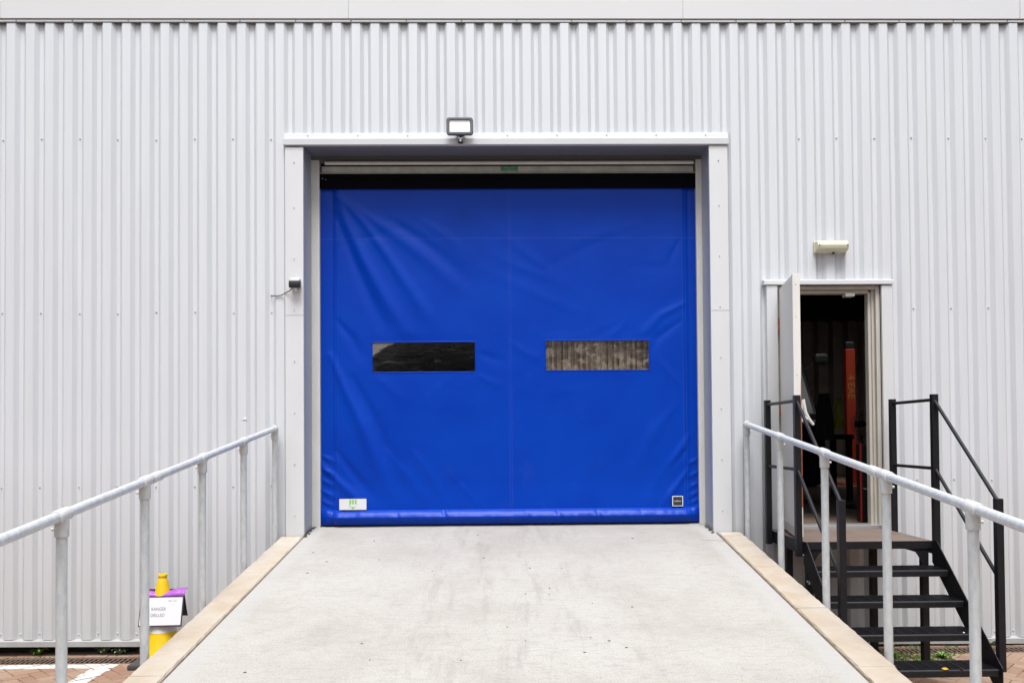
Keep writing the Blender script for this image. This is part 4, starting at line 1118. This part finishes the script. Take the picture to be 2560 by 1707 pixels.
def cloth(name, label, cat, x, y, z0, z1, w, m, seed):
    mb = MB(); n1, n2 = 14, 16; vs = []
    for side in (-1, 1):
        for j in range(n2+1):
            t = j/n2; ww = w*(.45+.75*t-.2*t*t)
            for i in range(n1+1):
                s = i/n1*2-1
                vs.append((x+s*ww/2+.01*noise.noise(Vector((t*3, s*2, seed))), y+side*(.035*math.sqrt(max(0, 1-s*s))+.004)+.03*noise.noise(Vector((s*4+seed, t*2, side))), z1-(z1-z0)*t))
    m_ = (n1+1)*(n2+1)
    for sd2 in range(2):
        for j in range(n2):
            for i in range(n1):
                a = sd2*m_+j*(n1+1)+i; mb.f.append((a, a+1, a+n1+2, a+n1+1))
    mb.v = vs; return tag(mb.build(name, m, smooth=True), label, cat)
cloth('jacket', 'dark work jacket hanging inside the side door', 'jacket', 3.66, 2.2, 1.80, 2.34, .25, 'cloth_dark', 2)
cloth('safety_vest', 'yellow high visibility vest hanging beside the dark jacket inside the side door', 'vest', 3.89, 2.35, 1.93, 2.30, .10, 'hivis', 5)
for o in list(bpy.data.objects):
    if o.name in ('jacket', 'safety_vest'): pass
fd = thing('pedestal_fan', (4.05, 2.2, 1.035), 'black pedestal fan at the right edge of the side doorway', 'fan')
mb = MB()
for r in (.13, .10, .065, .03):
    mb.tube([(3.98+r*math.cos(a*math.pi/12), 1.9, 1.98+r*math.sin(a*math.pi/12)) for a in range(25)], .004, 6, caps=False)
mb.build('fan_guard', 'black_plastic', fd)
MB().tube([(3.98,1.95,1.04),(3.98,1.95,1.85)], .015, 10).build('stand', 'black_plastic', fd)
MB().tube([(3.98,1.9,1.98),(3.98,2.05,1.98)], .04, 12).build('motor', 'black_plastic', fd, smooth=True)
MB().lathe([(.2,0),(.19,.03),(.03,.05)], (3.98,1.95,1.036), 24).build('foot', 'black_plastic', fd, smooth=True)

# ------------------------------------------------------------------ pieces that are separate bodies become parts of their own
for c in list(door.children): c.parent = cur; c.matrix_parent_inverse = parent_world(cur).inverted()
door.parent = cur; door.matrix_parent_inverse = parent_world(cur).inverted()
def split_loose(o):
    bm = bmesh.new(); bm.from_mesh(o.data); bm.verts.ensure_lookup_table()
    seen = {}; comps = []
    for v in bm.verts:
        if v.index in seen: continue
        st_ = [v]; seen[v.index] = len(comps); cur_ = []
        while st_:
            q = st_.pop(); cur_.append(q.index)
            for e in q.link_edges:
                w_ = e.other_vert(q)
                if w_.index not in seen: seen[w_.index] = len(comps); st_.append(w_)
        comps.append(cur_)
    if len(comps) < 2: bm.free(); return
    bm.free(); me = o.data
    polys = [[] for _ in comps]
    for p in me.polygons: polys[seen[p.vertices[0]]].append(tuple(p.vertices))
    made = []
    for c, pl in zip(comps, polys):
        ix = {v: k for k, v in enumerate(c)}
        m2 = bpy.data.meshes.new(me.name); m2.from_pydata([tuple(me.vertices[v].co) for v in c], [], [tuple(ix[v] for v in p) for p in pl]); m2.update()
        for q in me.materials: m2.materials.append(q)
        if me.polygons[0].use_smooth:
            for p in m2.polygons: p.use_smooth = True
        made.append(m2)
    o.data = made[0]
    for m2 in made[1:]:
        c = o.copy(); c.data = m2; COL.objects.link(c)
SPLIT = ('base_flashing', 'door_surround_jamb', 'side_guide', 'reveal', 'side_door_jamb', 'surround_joint', 'surround_rivets', 'hinge', 'latch', 'bolt', 'clip', 'edge_screw', 'channel_edge', 'trim_rivets', 'fascia', 'plinth_wall', 'stem', 'cone_top', 'roof', 'dark_upper_wall', 'inner_wall', 'fan_guard')
for o in list(bpy.data.objects):
    if o.type == 'MESH' and o.name.split('.')[0] in SPLIT: split_loose(o)

# all base colours scaled down so bounced light fills less (the exposure above is set to suit)
K = .74
for m_ in bpy.data.materials:
    if not m_.use_nodes or m_.name.startswith('white_diffuser'): continue
    for nd in list(m_.node_tree.nodes):
        if nd.type != 'BSDF_PRINCIPLED': continue
        bc = nd.inputs['Base Color']
        if bc.is_linked:
            src = bc.links[0].from_socket
            L_ = m_.node_tree.links; mx = m_.node_tree.nodes.new('ShaderNodeMix'); mx.data_type = 'RGBA'; mx.blend_type = 'MULTIPLY'
            mx.inputs[0].default_value = 1; mx.inputs[7].default_value = (K, K, K, 1)
            L_.new(src, mx.inputs[6]); L_.new(mx.outputs[2], bc)
        else: bc.default_value = tuple(v*K for v in bc.default_value[:3])+(1,)
